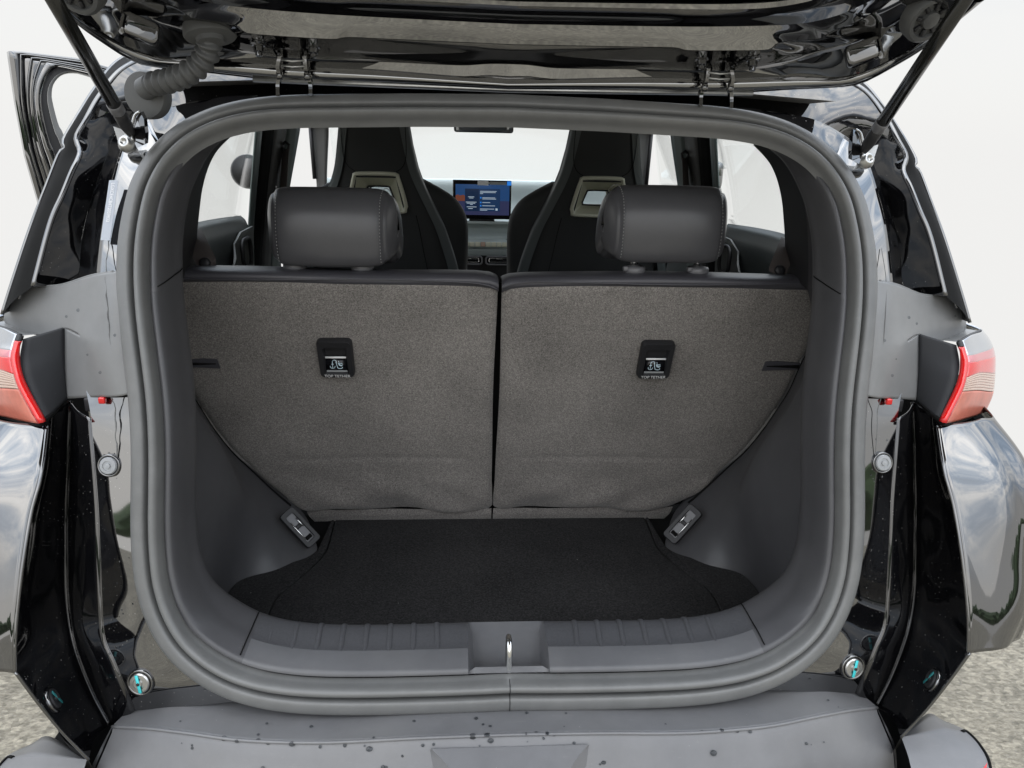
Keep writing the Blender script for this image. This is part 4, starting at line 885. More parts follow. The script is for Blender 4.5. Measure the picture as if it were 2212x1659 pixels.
# ------------------------------------------------------------------ bumper
bmp = bpy.data.objects.new('rear_bumper', None); C.objects.link(bmp); bmp.parent = car; bmp.matrix_parent_inverse = PINV
bmp['label'] = 'matte grey rear bumper with water drops'
BCr = cr(T['BC'][:-1] + [(0, -.108, .5705)], 40); BCf = [tuple(p) for p in BCr] + [(-x, y, z) for x, y, z in BCr[::-1][1:]]
n_ = len(BCf)
back_ = [(x * .985, y + .075 + .02 * (1 - (x / .61) ** 2), z - .012) for x, y, z in BCf]
V, F = loft([back_, [tuple(np.array(a) * .5 + np.array(b) * .5) for a, b in zip(back_, BCf)], [(x, y + .006, z - .0004) for x, y, z in BCf], [(x, y + .001, z - .002) for x, y, z in BCf], [(x, y - .004, z - .008) for x, y, z in BCf],
             [(x * (1 + .035 * (x / .605) ** 6), y - .030 - .006 * (1 - (x / .61) ** 2), z - .058) for x, y, z in BCf], [(x * (1 + .045 * (x / .605) ** 6), y - .050, z - .12) for x, y, z in BCf], [(x * .97, y - .050, z - .25) for x, y, z in BCf]], 140, 5, smooth=False, curve=False)
bf = obj('bumper_face', V, F, 'bumper', bmp, angle=22)
V, F = tube(BCf, .0024, 8); obj('bumper_crease', V, F, 'bumper', bmp)
# scooped shelf in the middle
SHX = [(-.113, -.117, .5580), (-.095, -.133, .5515), (-.072, -.160, .5410), (-.058, -.180, .533), (-.056, -.186, .44)]
V, F = surf([[(x * k, y, z) for k in (1, .5, 0, -.5, -.955)] for x, y, z in SHX], 30, 16); obj('bumper_shelf', V, F, 'bumper', bmp)
for s in (1, -1):
    kx = 1 if s < 0 else -.955
    V, F = surf([[(x * kx, y, z), (x * kx + s * dx_, yy, zz)] for (x, y, z), (dx_, yy, zz) in zip(SHX, ((.002, -.113, .552), (.014, -.128, .530), (.030, -.140, .500), (.034, -.150, .480), (.034, -.15, .44)))], 24, 6); obj('shelf_cheek', V, F, 'bumper', bmp)
    fl = (lambda F: F) if s > 0 else flipF
    # end wall of the upper bumper and the lower corner shoulder
    BE = T['BEND']
    V, F = surf([[(.6030,.0005,.504),(.6100,.010,.495)],[(.6150,-.015,.475),(.627,-.005,.462)],[(.6245,-.030,.447),(.640,-.015,.43)],[(.630,-.050,.385),(.645,-.03,.37)]], 24, 6)
    obj('bumper_end', mx_(V, s), fl(F), 'bumper', bmp)
    S1_, S2_, S3_ = T['SH1'], T['SH2'], T['SH3']
    V, F = loft([S1_, S2_], 24, 5); obj('lower_wall', mx_(V, s), fl(F), 'bumper', bmp, solid=.003)
    V, F = surf([[(.6251,-.040,.4819),(.6708,-.030,.4769),(.7264,-.015,.4656),(.7662,.0,.4507)],
                 [(.6200,-.075,.470),(.6650,-.065,.468),(.7250,-.055,.462),(.7662,-.030,.4535)],
                 [(.6100,-.110,.450),(.6550,-.105,.450),(.7150,-.095,.448),(.7600,-.065,.4480)],
                 [(.5900,-.140,.41),(.640,-.140,.41),(.700,-.13,.41),(.748,-.100,.41)],
                 [(.580,-.145,.30),(.630,-.145,.30),(.690,-.13,.30),(.735,-.105,.30)]], 40, 30)
    obj('lower_shoulder', mx_(V, s), fl(F), 'bumper', bmp)
    V, F = tube(cr([(.755,-.004,.4550),(.7670,.0,.4505),(.7675,-.030,.4530),(.7615,-.065,.4480),(.7495,-.100,.41)], 40), .0026, 8); obj('shoulder_edge', mx_(V, s), F, 'void', bmp)
    V, F = surf([[(.7625,-.060,.4495),(.7540,-.088,.431)],[(.744,-.076,.4505),(.728,-.104,.431)]], 8, 8); obj('reflector', mx_(V, s), fl(F), 'redbright', bmp, solid=.004, offset=1.0)
    # body side below, closing the corner
    V, F = surf([[(.6135,-.055,.4959),(.70,.02,.50),(.80,.20,.56),(.84,.62,.58)],[(.62,-.02,.40),(.70,.06,.40),(.78,.25,.40),(.80,.62,.40)],[(.60,.0,.28),(.68,.08,.28),(.74,.25,.28),(.76,.62,.28)]], 14, 20); obj('underbody_side', mx_(V, s), fl(F), 'void', bmp)
V, F = prism([(-.62, 0, .30), (.62, 0, .30), (.75, .3, .30), (.75, 3.4, .30), (-.75, 3.4, .30), (-.75, .3, .30)], (0, 0, .05)); obj('underbody', V, F, 'void', smooth=False)
for s in (1, -1):
    V, F = prism([(s * x, y, .26) for x, y in ((.56, -.03), (.69, -.03), (.735, .0), (.75, .04), (.76, .30), (.56, .30))], (0, 0, .14)); obj('bumper_core', V, F, 'void', bmp, smooth=False)
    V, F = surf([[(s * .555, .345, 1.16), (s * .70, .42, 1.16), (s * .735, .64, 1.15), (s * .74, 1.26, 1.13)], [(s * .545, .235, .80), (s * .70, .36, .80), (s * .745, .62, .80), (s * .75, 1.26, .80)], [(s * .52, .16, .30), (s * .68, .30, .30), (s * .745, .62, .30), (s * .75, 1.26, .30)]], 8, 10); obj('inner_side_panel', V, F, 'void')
# water drops on bumper, cover and panel
dm = MB()
def drop(c, n, r, el=1.0):
    x, y, d = frame(n); V = []; k = 10
    for h, q in ((-.1, 1.0), (.25, .93), (.45, .7), (.56, .38), (.6, .05)):
        for j in range(k):
            a = 2 * math.pi * j / k; V.append(tuple(Vector(c) + (x * math.cos(a) * el + y * math.sin(a)) * r * q + d * r * h * .7))
    dm.add(V, gridF(5, k, True) + [tuple(range(4 * k, 5 * k))])
rnd = random.Random(3)
def bump_at(x, t):
    i = min(range(n_), key=lambda k: abs(BCf[k][0] - x)); a, b = np.array(back_[i]), np.array(BCf[i])
    if t <= 1: p = a + (b - a) * t; nrm = (0, -.1, 1)
    else: p = b + np.array([0, -.034 * (t - 1), -.056 * (t - 1)]); nrm = (0, -.85, .5)
    return (x, p[1], p[2] + .0012), nrm
for x, t, r in [(-.41,1.02,.006),(-.39,1.03,.004),(-.36,1.0,.005),(-.345,1.05,.0035),(-.31,1.04,.0055),(-.27,1.1,.0035),(-.235,1.08,.004),(-.20,1.18,.0055),(-.125,1.16,.0035),(-.11,1.15,.003),(-.03,1.12,.005),(-.055,1.02,.0065),(-.035,1.0,.0055),(.02,1.0,.0035),(.035,.98,.0035),(-.04,.75,.003),(-.05,.6,.004),(-.03,.8,.003),(.025,.5,.0035),(.05,1.0,.0045),(.06,1.02,.004),(.045,1.1,.003),(.28,1.0,.004),(.31,.99,.0045),(.30,1.03,.003),(.335,1.05,.0035),(.355,1.08,.0035),(.295,1.45,.0065),(-.29,.62,.0035),(-.14,.6,.003),(.10,1.5,.005),(.13,1.6,.004),(-.10,1.45,.005),(-.075,1.35,.004),(-.18,1.55,.004)]:
    c, nrm = bump_at(x, t); drop(c, nrm, r * .66, 1 + rnd.random() * .4)
for _ in range(26):
    c, nrm = bump_at(rnd.uniform(-.52, .52), rnd.uniform(.5, 1.7)); drop(c, nrm, rnd.uniform(.0009, .0022), 1 + rnd.random() * .3)
wd = dm.build('water_drops', 'water', bmp); wd['kind'] = 'stuff'
dm = MB()
for s in (1, -1):
    for c, r in (((.655,.196,1.110), .0035), ((.668,.205,1.098), .0028), ((.795,.275,1.096), .0028), ((.585,.142,1.085), .003), ((.60,.135,1.03), .0032), ((.625,.16,1.05), .0022), ((.79,.272,1.11), .0022)): drop((s * (c[0] + rnd.uniform(-.01, .01)), c[1] - .006, c[2]), (s * .2, -.9, .3), r * .8)
    for _ in range(14):
        z = rnd.uniform(.55, .95); x = rnd.uniform(.57, .61); drop((s * x, Yap(x, z) + .006, z), (0, -1, .2), rnd.uniform(.0008, .0018))
wd2 = dm.build('panel_drops', 'water', bmp); wd2['kind'] = 'stuff'

# ------------------------------------------------------------------ tailgate
tg = bpy.data.objects.new('tailgate', None); C.objects.link(tg); tg.parent = car; tg.matrix_parent_inverse = PINV
tg['label'] = 'raised gloss black tailgate seen from underneath'
def full(P, n=46):
    P = [(0, P[0][1], P[0][2])] + [tuple(p) for p in P[1:]]; Q = cr(P, n); return [(-x, y, z) for x, y, z in Q[::-1]] + [tuple(q) for q in Q[1:]]
T0, T1, T2, T3, T4, T5 = [full(T[k]) for k in ('T0', 'T1', 'T2', 'T3', 'T4', 'T5')]
n2 = len(T0)
# small hump of the latch reinforcement in the middle of the lower band
def hump(Pn, a, wd_): return [(x, y, z + a * math.exp(-(x / wd_) ** 4)) for x, y, z in Pn]
T1h = hump(T1, .006, .055); T2h = hump(T2, .004, .055)
def tg_part(name, rails, m, nv=6, smooth=False, wobble=0, **k):
    V, F = loft(rails, n2 * 2 - 1, nv, smooth, curve=False)
    if wobble: V = wob(V, wobble, 30, 2.0)
    return obj(name, V, F, m, tg, **k)
def mid(A, B, t, dy, dz): return [(a[0] * (1 - t) + b[0] * t, a[1] * (1 - t) + b[1] * t + dy, a[2] * (1 - t) + b[2] * t + dz) for a, b in zip(A, B)]
tg_part('gate_roll', [T0, mid(T0, T1, .3, -.006, -.004), mid(T0, T1, .6, -.008, -.002), mid(T0, T1, .85, .0, .003)], 'paint_gate', 12, True)
tg_part('gate_groove', [mid(T0, T1, .85, .0, .003), mid(T0, T1, .95, .006, .004), T1h], 'paint_gate', 6, True)
tg_part('gate_band', [T1h, T2h], 'paint_gate', 4)
tg_part('gate_channel', [T2h, mid(T2h, T3, .12, .0, .003), mid(T2h, T3, .55, .0, .0045), mid(T2h, T3, .9, .0, .002), T3], 'paint_gate', 12, True)
tg_part('gate_web', [T3, mid(T3, T4, .5, -.0005, -.0005), T4], 'paint_gate', 8, True)
tg_part('gate_glass_frame', [T4, mid(T4, T5, .5, .0, .004), T5], 'paint_gate', 8, True)
TX = [(x * 1.0, y - .004, z + .006) for x, y, z in T5]
tg_part('gate_edge_strip', [T5, TX], 'paint_gate', 3)
# glass and lower half of the gate, running back over the camera
def gx(x, k): return x * k
G1 = [(x * 1.02, y - .05, z + .030) for x, y, z in T5]; G2 = [(x * 1.3, .115 - .50, 1.80 + .02 * (1 - (x / .4) ** 2)) for x, y, z in T5]
tg_part('gate_glass', [TX, G1, G2], 'tint', 10, True)
G3 = [(x * 1.02, -.72, 1.93) for x, y, z in G2]; G4 = [(x, -.80, 1.99) for x, y, z in G3]
tg_part('gate_lower_panel', [G2, G3, G4], 'paint2', 6)
for s in (1, -1):
    a_ = [T0[-1], T1[-1], T2[-1], T3[-1], T4[-1]] if s > 0 else [T0[0], T1[0], T2[0], T3[0], T4[0]]
    b_ = [(s * .66, -.28, 1.74), (s * .635, -.28, 1.735), (s * .60, -.28, 1.745), (s * .55, -.28, 1.75), (s * .52, -.28, 1.755)]
    c_ = [(s * .62, -.76, 1.96), (s * .60, -.76, 1.955), (s * .58, -.76, 1.96), (s * .55, -.76, 1.965), (s * .52, -.76, 1.97)]
    V, F = loft([a_, b_, c_], 20, 12, True, curve=False); obj('gate_side_frame', V, F, 'paint2', tg, solid=.003)
# outer skin of the gate above (spoiler)
V, F = loft([T0, [(x * 1.02, y - .02, z + .045) for x, y, z in T0], [(x * 1.03, y - .14, z + .13) for x, y, z in T0], [(x * 1.05, -.45, 1.90) for x, y, z in T0], [(x * .95, -.80, 2.02) for x, y, z in T0]], 90, 5, True, curve=False); obj('gate_outer_skin', V, F, 'paint2', tg, solid=.002)
# pressed pads, rubber buffers
for s in (1, -1):
    c_ = Vector((s * .5205, .215, 1.5065)); e1 = Vector((s * .80, -.45, .32)).normalized(); e2 = Vector((s * .25, -.25, -.93)); e2 = (e2 - e1 * e2.dot(e1)).normalized(); nn3 = e1.cross(e2)
    if nn3.y > 0: nn3 = -nn3
    V = []
    for w_, h_ in ((.052, -.010), (.050, .0), (.044, .0045), (.036, .005)):
        V += [tuple(c_ + e1 * a + e2 * b + nn3 * h_) for a, b in rrect(w_, w_ * .62, .007, 5)]
    n = 24; obj('gate_pad', V, gridF(4, n, True) + [tuple(range(3 * n, 4 * n))], 'paint2', tg)
    bc = Vector((s * .560, .128, 1.540)); V, F = lathe(bc, (s * .15, -.80, -.55), [(.033, -.012), (.033, .004), (.029, .009), (.024, .009), (.022, .004), (.012, .004), (.011, .010), (.004, .012)], 26); bu = obj('gate_buffer', V, F, 'hose', tg, angle=40)
    for k in range(8):
        x, y, d = frame((s * .15, -.80, -.55)); a = k * math.pi / 4; V, F = rbox(bc + d * .006 + (x * math.cos(a) + y * math.sin(a)) * .0175, (.009, .005, .005), x * math.cos(a) + y * math.sin(a), y * math.cos(a) - x * math.sin(a), d, .0008, 1); obj('buffer_rib', V, F, 'black', tg)
    # gas strut
    q0, q1 = Vector((s * .5800, .272, 1.375)), Vector((s * .5582, .05, 1.5484)) if s > 0 else Vector((s * .5600, .05, 1.5300))
    d_ = (q1 - q0).normalized(); end = q0 + d_ * .52
    V, F = tube([tuple(q0 + d_ * .055), tuple(q0 + d_ * .34)], .0098, 18); st = obj('gas_strut', V, F, 'strut', label=('left' if s < 0 else 'right') + ' black gas strut holding the tailgate')
    V, F = tube([tuple(q0 + d_ * .34), tuple(end)], .0045, 12); obj('strut_rod', V, F, 'chrome', st)
    V, F = lathe(q0 + d_ * .040, d_, [(.0088, -.004), (.0104, .0), (.0106, .010), (.0108, .0155), (.0098, .0165)], 18); obj('strut_collar', V, F, 'collar', st)
    V, F = tube([tuple(q0 + d_ * .045), tuple(q0 + d_ * .02), tuple(q0 + d_ * .004), tuple(q0 + Vector((-s * .002, .006, -.010)))], [.0095, .0098, .0095, .006], 14); obj('strut_socket', V, F, 'black', st)
    # hinge
    hg = bpy.data.objects.new('tailgate_hinge', None); C.objects.link(hg); hg.parent = car; hg.matrix_parent_inverse = PINV
    hg['label'] = ('left' if s < 0 else 'right') + ' black tailgate hinge with two arms and bolts'
    for x0, P in ((0, [(0.357, 0.292, 1.4266), (0.357, 0.296, 1.444), (0.3528, 0.292, 1.457), (0.3531, 0.286, 1.4677), (0.3485, 0.284, 1.4824)]), (1, [(0.3071, 0.292, 1.4286), (0.3076, 0.296, 1.4462), (0.311, 0.292, 1.4593), (0.3114, 0.286, 1.4677), (0.3115, 0.284, 1.4834)])):
        V, F = strip([(s * x, y, z) for x, y, z in cr(P, 18)], (s * .0028, 0, 0), (0, .012, .002)); obj('hinge_arm', V, F, 'paint2', hg, smooth=False)
        V, F = tube([(s * (P[2][0] - .004), .296, 1.4565), (s * (P[2][0] + .004), .296, 1.4565)], .0062, 12); obj('hinge_knuckle', V, F, 'paint2', hg)
    br2 = [(.353,.302,1.470),(.352,.296,1.486),(.356,.286,1.4955),(.366,.272,1.4985),(.380,.262,1.500)]; br3 = [(.3155,.302,1.470),(.3165,.296,1.486),(.311,.286,1.4955),(.301,.272,1.4985),(.288,.262,1.500)]
    for P in (br2, br3):
        V, F = strip([(s * x, y, z) for x, y, z in cr(P, 16)], (0, .008, .002), (s * .0015, -.001, -.0025)); obj('hinge_bracket', V, F, 'paint2', hg, smooth=False)
    for z in (1.470, 1.478):
        V, F = tube([(s * .346, .284, z), (s * .330, .283, z - .0018), (s * .312, .284, z)], .0016, 8); obj('hinge_crossbar', V, F, 'steel', hg)
    for x in (.374, .294):
        V, F = lathe((s * x, .268, 1.4975), (0, -.25, -1), [(.0125, -.002), (.0125, .0015), (.0105, .003), (.0105, .0045), (.0075, .005), (.007, .012), (.005, .0135), (.0045, .018), (.0004, .0185)], 18); obj('hinge_bolt', V, F, 'paint2', hg, angle=30)
# torsion rod along the hinge line
V, F = tube([(-.40, .322, 1.452), (0, .329, 1.4475), (.40, .322, 1.452)], .0045, 10); obj('gate_rod', V, F, 'steel', tg)
# corrugated cable sleeve on the left
hp = cr(T['HOSE'], 200); rad = []
for k in range(200):
    t = k / 199
    base = .0150 if t > .12 else .0165
    rad.append(base + (.0048 * (0.5 + .5 * math.cos(t * 2 * math.pi * 12)) - .0014 if .14 < t < .97 else 0))
V, F = tube([tuple(p) for p in hp], rad, 22); cs_ = obj('cable_sleeve', V, F, 'hose', label='grey corrugated rubber cable sleeve from body to tailgate')
V, F = lathe((-.5625, .312, 1.4245), (-.25, -1, -.05), [(.036, -.012), (.036, .002), (.0335, .006), (.020, .0075), (.0004, .0085)], 32); obj('sleeve_foot', V, F, 'hose', cs_, angle=45)
x, y, d = frame((.10, -.42, -.90)); V = []; cc2 = Vector((-.4335, .238, 1.5055))
for r_, h_ in ((1.0, -.012), (1.0, .002), (.94, .006), (.55, .0075), (.5, .014)):
    for k in range(30):
        a = 2 * math.pi * k / 30; V.append(tuple(cc2 + x * math.cos(a) * .038 * r_ + y * math.sin(a) * .025 * r_ + d * h_))
obj('sleeve_flange', V, gridF(5, 30, True) + [tuple(range(4 * 30, 5 * 30))], 'hose', cs_, angle=45)
V, F = prism([tuple(Vector((-.5600, .290, 1.3975)) + Vector((a, -b * .2, b))) for a, b in rrect(.012, .004, .001, 2)], (0, -.001, 0))

# ------------------------------------------------------------------ roof, headliner
V, F = surf([[(x, y, 1.445 + .018 * (1 - (x / .56) ** 2) + .01 * math.sin((y - .3) * 1.4)) for x in (-.56, -.3, 0, .3, .56)] for y in (.36, .8, 1.3, 1.8, 2.25)], 20, 20); obj('headliner', V, F, 'roofcloth')
V, F = surf([[(x, y, 1.53 + .045 * (1 - (x / .62) ** 2) - .05 * ((y - 1.2) / 1.0) ** 2) for x in (-.66, -.3, 0, .3, .66)] for y in (.58, 1.0, 1.5, 2.0, 2.35)], 20, 20); obj('roof_skin', V, F, 'paint2')

# ------------------------------------------------------------------ cabin sides
CP = [(.5155,.6,1.374),(.5400,.6,1.3535),(.5580,.6,1.334),(.5745,.6,1.3055),(.5880,.6,1.270),(.5965,.6,1.236),(.6075,.6,1.182),(.6175,.6,1.118)]
for s in (1, -1):
    fl = (lambda F: F) if s > 0 else flipF
    I = half_idx(lambda x, y, z: 1.10 < z < 1.385 and x > .40); I.sort(key=lambda i: -LP[i][2])
    rA = [rq(i, *pring(i)[17]) for i in I]; rA = [tuple(p) for p in rs(rA, 8)]
    rB = [tuple(np.array(a) * .55 + np.array(b) * .45 + np.array([.018, 0, 0])) for a, b in zip(rA, CP)]
    V, F = surf([list(r) for r in zip(rA, rB)], 40, 10); obj('pillar_lining', mx_(V, s), fl(F), 'trim_dark', label='dark lining of the rear pillar')
    V, F = surf([list(r) for r in zip(rB, CP)], 40, 10); obj('window_pillar_lining', mx_(V, s), fl(F), 'black')
    V, F = surf([list(r) for r in zip(CP, [(x + .05, y + .03, z) for x, y, z in CP])], 30, 4); obj('window_return', mx_(V, s), fl(F), 'black')
    V, F = surf([[(x, .605, 1.36), (x, .60, 1.40), (x, .60, 1.46)] for x in (.50, .56, .62)] , 4, 4) if False else surf([[(.515,.6,1.374),(.56,.6,1.385),(.64,.62,1.39)],[(.50,.5,1.42),(.56,.55,1.43),(.64,.60,1.44)]], 4, 6); obj('pillar_cap', mx_(V, s), fl(F), 'black')
    # rear door: card, belt ledge, window glass
    V, F = surf([[(.640,.60,1.178),(.690,.80,1.176),(.705,1.0,1.170),(.70,1.22,1.160)],[(.628,.60,1.150),(.668,.80,1.155),(.682,1.0,1.150),(.685,1.22,1.140)],[(.625,.60,1.09),(.655,.80,1.085),(.668,1.0,1.08),(.675,1.22,1.075)],[(.640,.60,.80),(.668,.80,.80),(.68,1.0,.80),(.69,1.22,.80)]], 24, 24)
    dc = obj('rear_door_card', mx_(V, s), fl(F), 'cardteal')
    V, F = surf([[(.640,.60,1.178),(.690,.80,1.176),(.705,1.0,1.170),(.70,1.22,1.160)],[(.655,.60,1.176),(.702,.80,1.174),(.716,1.0,1.168),(.71,1.22,1.158)]], 4, 16); obj('belt_ledge', mx_(V, s), fl(F), 'cardteal', dc)
    V, F = prism([(.655,.98,1.075),(.668,1.02,1.105),(.672,1.10,1.128),(.672,1.22,1.132),(.68,1.22,1.0),(.662,.98,1.0),(.655,.94,1.045)], (-.006, -.004, 0)); obj('card_inset', mx_(V, s), F, 'cardgrey', dc, smooth=False)
    hw_ = Vector((.661, 1.10, 1.072)); V, F = tube([tuple(hw_ + Vector((-.004 + .02 * a, a * 1.0, b))) for a, b in rrect(.085, .075, .025, 5)], .0055, 8, closed=True); obj('door_handle', mx_(V, s), F, 'black', dc)
    V, F = surf([[(.700,.60,1.16),(.700,1.25,1.15)],[(.655,.60,1.27),(.672,1.25,1.27)],[(.585,.62,1.40),(.635,1.25,1.405)]], 10, 6); obj('rear_door_glass', mx_(V, s), fl(F), 'glass', solid=.004)
    V, F = surf([[(.56,.55,1.375),(.60,.9,1.392),(.63,1.25,1.398)],[(.56,.55,1.46),(.60,.9,1.47),(.62,1.25,1.475)]], 4, 8); obj('roof_rail_lining', mx_(V, s), fl(F), 'pillargrey')
    # centre pillar with belt
    L5 = [((.6385,1.22,1.392),(.725,1.22,.70)), ((.629,1.25,1.394),(.725,1.25,.70)), ((.6135,1.32,1.396),(.72,1.32,.70)), ((.597,1.40,1.399),(.72,1.40,.70)), ((.567,1.45,1.403),(.72,1.47,.70))]
    bp_ = None
    for k, m_ in enumerate(('pillargreen', 'void', 'pillargrey', 'pillargreen')):
        a, b = L5[k], L5[k + 1]
        up_a = tuple(np.array(a[0]) + np.array([-.004, 0, .06])); up_b = tuple(np.array(b[0]) + np.array([-.004, 0, .06]))
        mA, mB = [tuple(np.array(q[0]) * .6 + np.array(q[1]) * .4 + np.array([.008, 0, 0])) for q in (a, b)]
        V, F = surf([[up_a, up_b], [a[0], b[0]], [mA, mB], [a[1], b[1]]], 12, 4)
        if bp_ is None: bp_ = obj('centre_pillar', mx_(V, s), fl(F), m_, solid=.004)
        else: obj('pillar_strip', mx_(V, s), fl(F), m_, bp_, solid=.004)
    V, F = tube([(s * x, y, z) for x, y, z in ((.600,1.385,1.36),(.590,1.385,1.352),(.594,1.385,1.335),(.606,1.385,1.335),(.612,1.385,1.35))], .0045, 8, closed=True); obj('belt_guide', V, F, 'black', bp_)
    V, F = strip([(s * .600, 1.383, 1.34), (s * .612, 1.383, 1.25), (s * .63, 1.38, 1.12)], (s * .012, .01, 0), (0, -.0015, 0)); obj('seat_belt', V, F, 'web', bp_, smooth=False)
    # front door / windscreen pillar
    V, F = surf([[(.70,2.15,1.44),(.615,2.20,1.44)],[(.682,2.2,1.42),(.6155,2.2,1.42)],[(.674,2.2,1.22),(.634,2.2,1.22)],[(.675,2.2,1.0),(.64,2.2,1.0)]], 14, 5); ap = obj('windscreen_pillar', mx_(V, s), fl(F), 'pillargrey', solid=.02)
    V, F = tube([(s * .684, 2.19, 1.45), (s * .678, 2.19, 1.22)], .008, 8); obj('pillar_seal', V, F, 'black', ap)
V, F = surf([[(.655,1.48,1.43),(.665,1.9,1.44),(.69,2.2,1.44)],[(.70,1.46,1.24),(.72,1.9,1.23),(.735,2.2,1.22)]], 8, 10); obj('front_door_glass', V, F, 'glass', solid=.004)
V, F = surf([[(.70,1.46,1.24),(.72,1.9,1.23),(.735,2.2,1.22)],[(.69,1.46,.7),(.70,1.9,.7),(.71,2.2,.7)]], 6, 10); obj('front_door_card', V, F, 'cardteal', solid=.01)
V, F = rbox((.86, 2.05, 1.27), (.16, .10, .11), bev=.03, seg=4); obj('door_mirror', V, F, 'paint2')
# small door shoulder seen low in the left front doorway
V, F = prism([(-.66, 1.9, 1.02), (-.66, 1.9, 1.21), (-.69, 1.9, 1.262), (-.70, 1.9, 1.02)], (0, .05, 0))

# windscreen
V, F = surf([[(x, 2.95 - .25 * (x / .65) ** 2, 1.16) for x in (-.66, -.3, 0, .3, .66)], [(x * .95, 2.55 - .2 * (x / .65) ** 2, 1.32) for x in (-.66, -.3, 0, .3, .66)], [(x * .9, 2.2 - .12 * (x / .65) ** 2, 1.475) for x in (-.66, -.3, 0, .3, .66)]], 12, 14); obj('windscreen', V, F, 'glass', solid=.005)
V, F = rbox((.0, 2.1, 1.4395), (.232, .03, .058), bev=.012, seg=3); rm = obj('rear_view_mirror', V, F, 'black')
V, F = rbox((.0, 2.0845, 1.4395), (.214, .002, .046), bev=.0008, seg=1); obj('mirror_glass', V, F, 'clearlens', rm)
V, F = tube([(0, 2.11, 1.44), (0, 2.2, 1.47)], .012, 10); obj('mirror_stem', V, F, 'black', rm)

# ------------------------------------------------------------------ dashboard
dsh = bpy.data.objects.new('dashboard', None); C.objects.link(dsh); dsh.parent = car; dsh.matrix_parent_inverse = PINV
dsh['label'] = 'pale grey-green dashboard with touch screen and air vents'
xs5 = (-.68, -.35, 0, .35, .68)
def bow(x): return .10 * (x / .68) ** 2
V, F = surf([[(x, 2.85 - bow(x), 1.205) for x in xs5], [(x, 2.56 - bow(x), 1.2125) for x in xs5], [(x, 2.50 - bow(x), 1.205) for x in xs5], [(x, 2.475 - bow(x), 1.12) for x in xs5], [(x, 2.42 - bow(x), 1.052) for x in xs5]], 30, 30); obj('dash_upper', V, F, 'dash', dsh)
V, F = surf([[(x, 2.42 - bow(x), 1.052) for x in xs5], [(x, 2.345 - bow(x), 1.050) for x in xs5], [(x, 2.338 - bow(x), 1.044) for x in xs5], [(x, 2.345 - bow(x), 1.037) for x in xs5], [(x, 2.40 - bow(x), 1.033) for x in xs5]], 16, 30); obj('dash_ledge', V, F, 'dash', dsh)
V, F = surf([[(x, 2.40 - bow(x), 1.033) for x in xs5], [(x, 2.385 - bow(x), 1.00) for x in xs5], [(x, 2.35 - bow(x), .982) for x in xs5], [(x, 2.335 - bow(x), .95) for x in xs5], [(x, 2.34 - bow(x), .908) for x in xs5]], 20, 30); obj('dash_middle', V, F, 'dash', dsh)
V, F = surf([[(x, 2.34 - bow(x), .908) for x in xs5], [(x, 2.36 - bow(x), .88) for x in xs5], [(x, 2.40 - bow(x), .70) for x in xs5]], 8, 30); obj('dash_lower', V, F, 'black', dsh)
V, F = rbox((.0, 2.325, .917), (.225, .02, .030), bev=.004); obj('dash_panel', V, F, 'dashlow', dsh)
V, F = tube([(-.135, 2.33, .956), (.128, 2.33, .956)], .0165, 18); sw = obj('switch_bar', V, F, 'dash', dsh)
for k in range(9):
    V, F = rbox((-.088 + .0235 * k, 2.314, .953), (.0205, .006, .020), bev=.002); obj('switch', V, F, 'cream' if k == 4 else 'champagne', dsh)
V, F = lathe((.118, 2.333, .957), (0, -1, 0), [(.020, -.01), (.020, .004), (.016, .006), (.014, .002), (.0004, .002)], 20); obj('switch_knob', V, F, 'dashlow', dsh)
for s in (-1, 1):
    cx_ = s * .063 + .011
    V, F = tube([(cx_ + a - s * .0 , 2.298 + abs(a) * .02, .885 + b) for a, b in rrect(.108, .034, .011, 4)], .0036, 8, closed=True); obj('air_vent', V, F, 'collar', dsh)
    V, F = tube([(cx_ + a, 2.300, .886 + b) for a, b in rrect(.082, .018, .006, 4)], .0022, 8, closed=True); obj('vent_ring', V, F, 'chrome', dsh)
    V, F = rbox((cx_, 2.312, .885), (.105, .006, .030), bev=.003); obj('vent_back', V, F, 'void', dsh)
    V, F = rbox((cx_ + s * .004, 2.298, .892), (.024, .006, .0045), bev=.001); obj('vent_tab', V, F, 'chrome', dsh)
    for q in (-.004, .003): V, F = rbox((cx_, 2.303, .884 + q), (.075, .008, .0016), bev=0); obj('vent_slat', V, F, 'black', dsh)
# touch screen
SX, SZ = .001, 1.1405; SYs = 2.330
V, F = rbox((SX, SYs + .010, SZ), (.251, .018, .163), bev=.003); scn = obj('touch_screen', V, F, 'screenbezel', dsh)
def quad(name, x0, x1, z0, z1, m, d):
    V, F = prism([(SX + x0, SYs - .0002 - d, SZ + z0), (SX + x1, SYs - .0002 - d, SZ + z0), (SX + x1, SYs - .0002 - d, SZ + z1), (SX + x0, SYs - .0002 - d, SZ + z1)], (0, -.0003, 0)); return obj(name, V, F, m, dsh, smooth=False)
quad('screen_image', -.114, .117, -.064, .064, 'e_low', 0); quad('screen_sky', -.114, .117, -.004, .064, 'e_sky', .0005)
V, F = prism([(SX + a, SYs - .0014, SZ + b) for a, b in ((-.114, -.006), (-.06, -.006), (-.07, .012), (-.08, .020), (-.095, .017), (-.105, .021), (-.114, .017))], (0, -.0003, 0)); obj('screen_hill', V, F, 'e_hill', dsh, smooth=False)
quad('screen_panel', -.074, .077, -.048, .046, 'e_panel', .0016); quad('screen_panel_text_side', -.014, .076, -.047, .045, 'e_panel2', .0021)
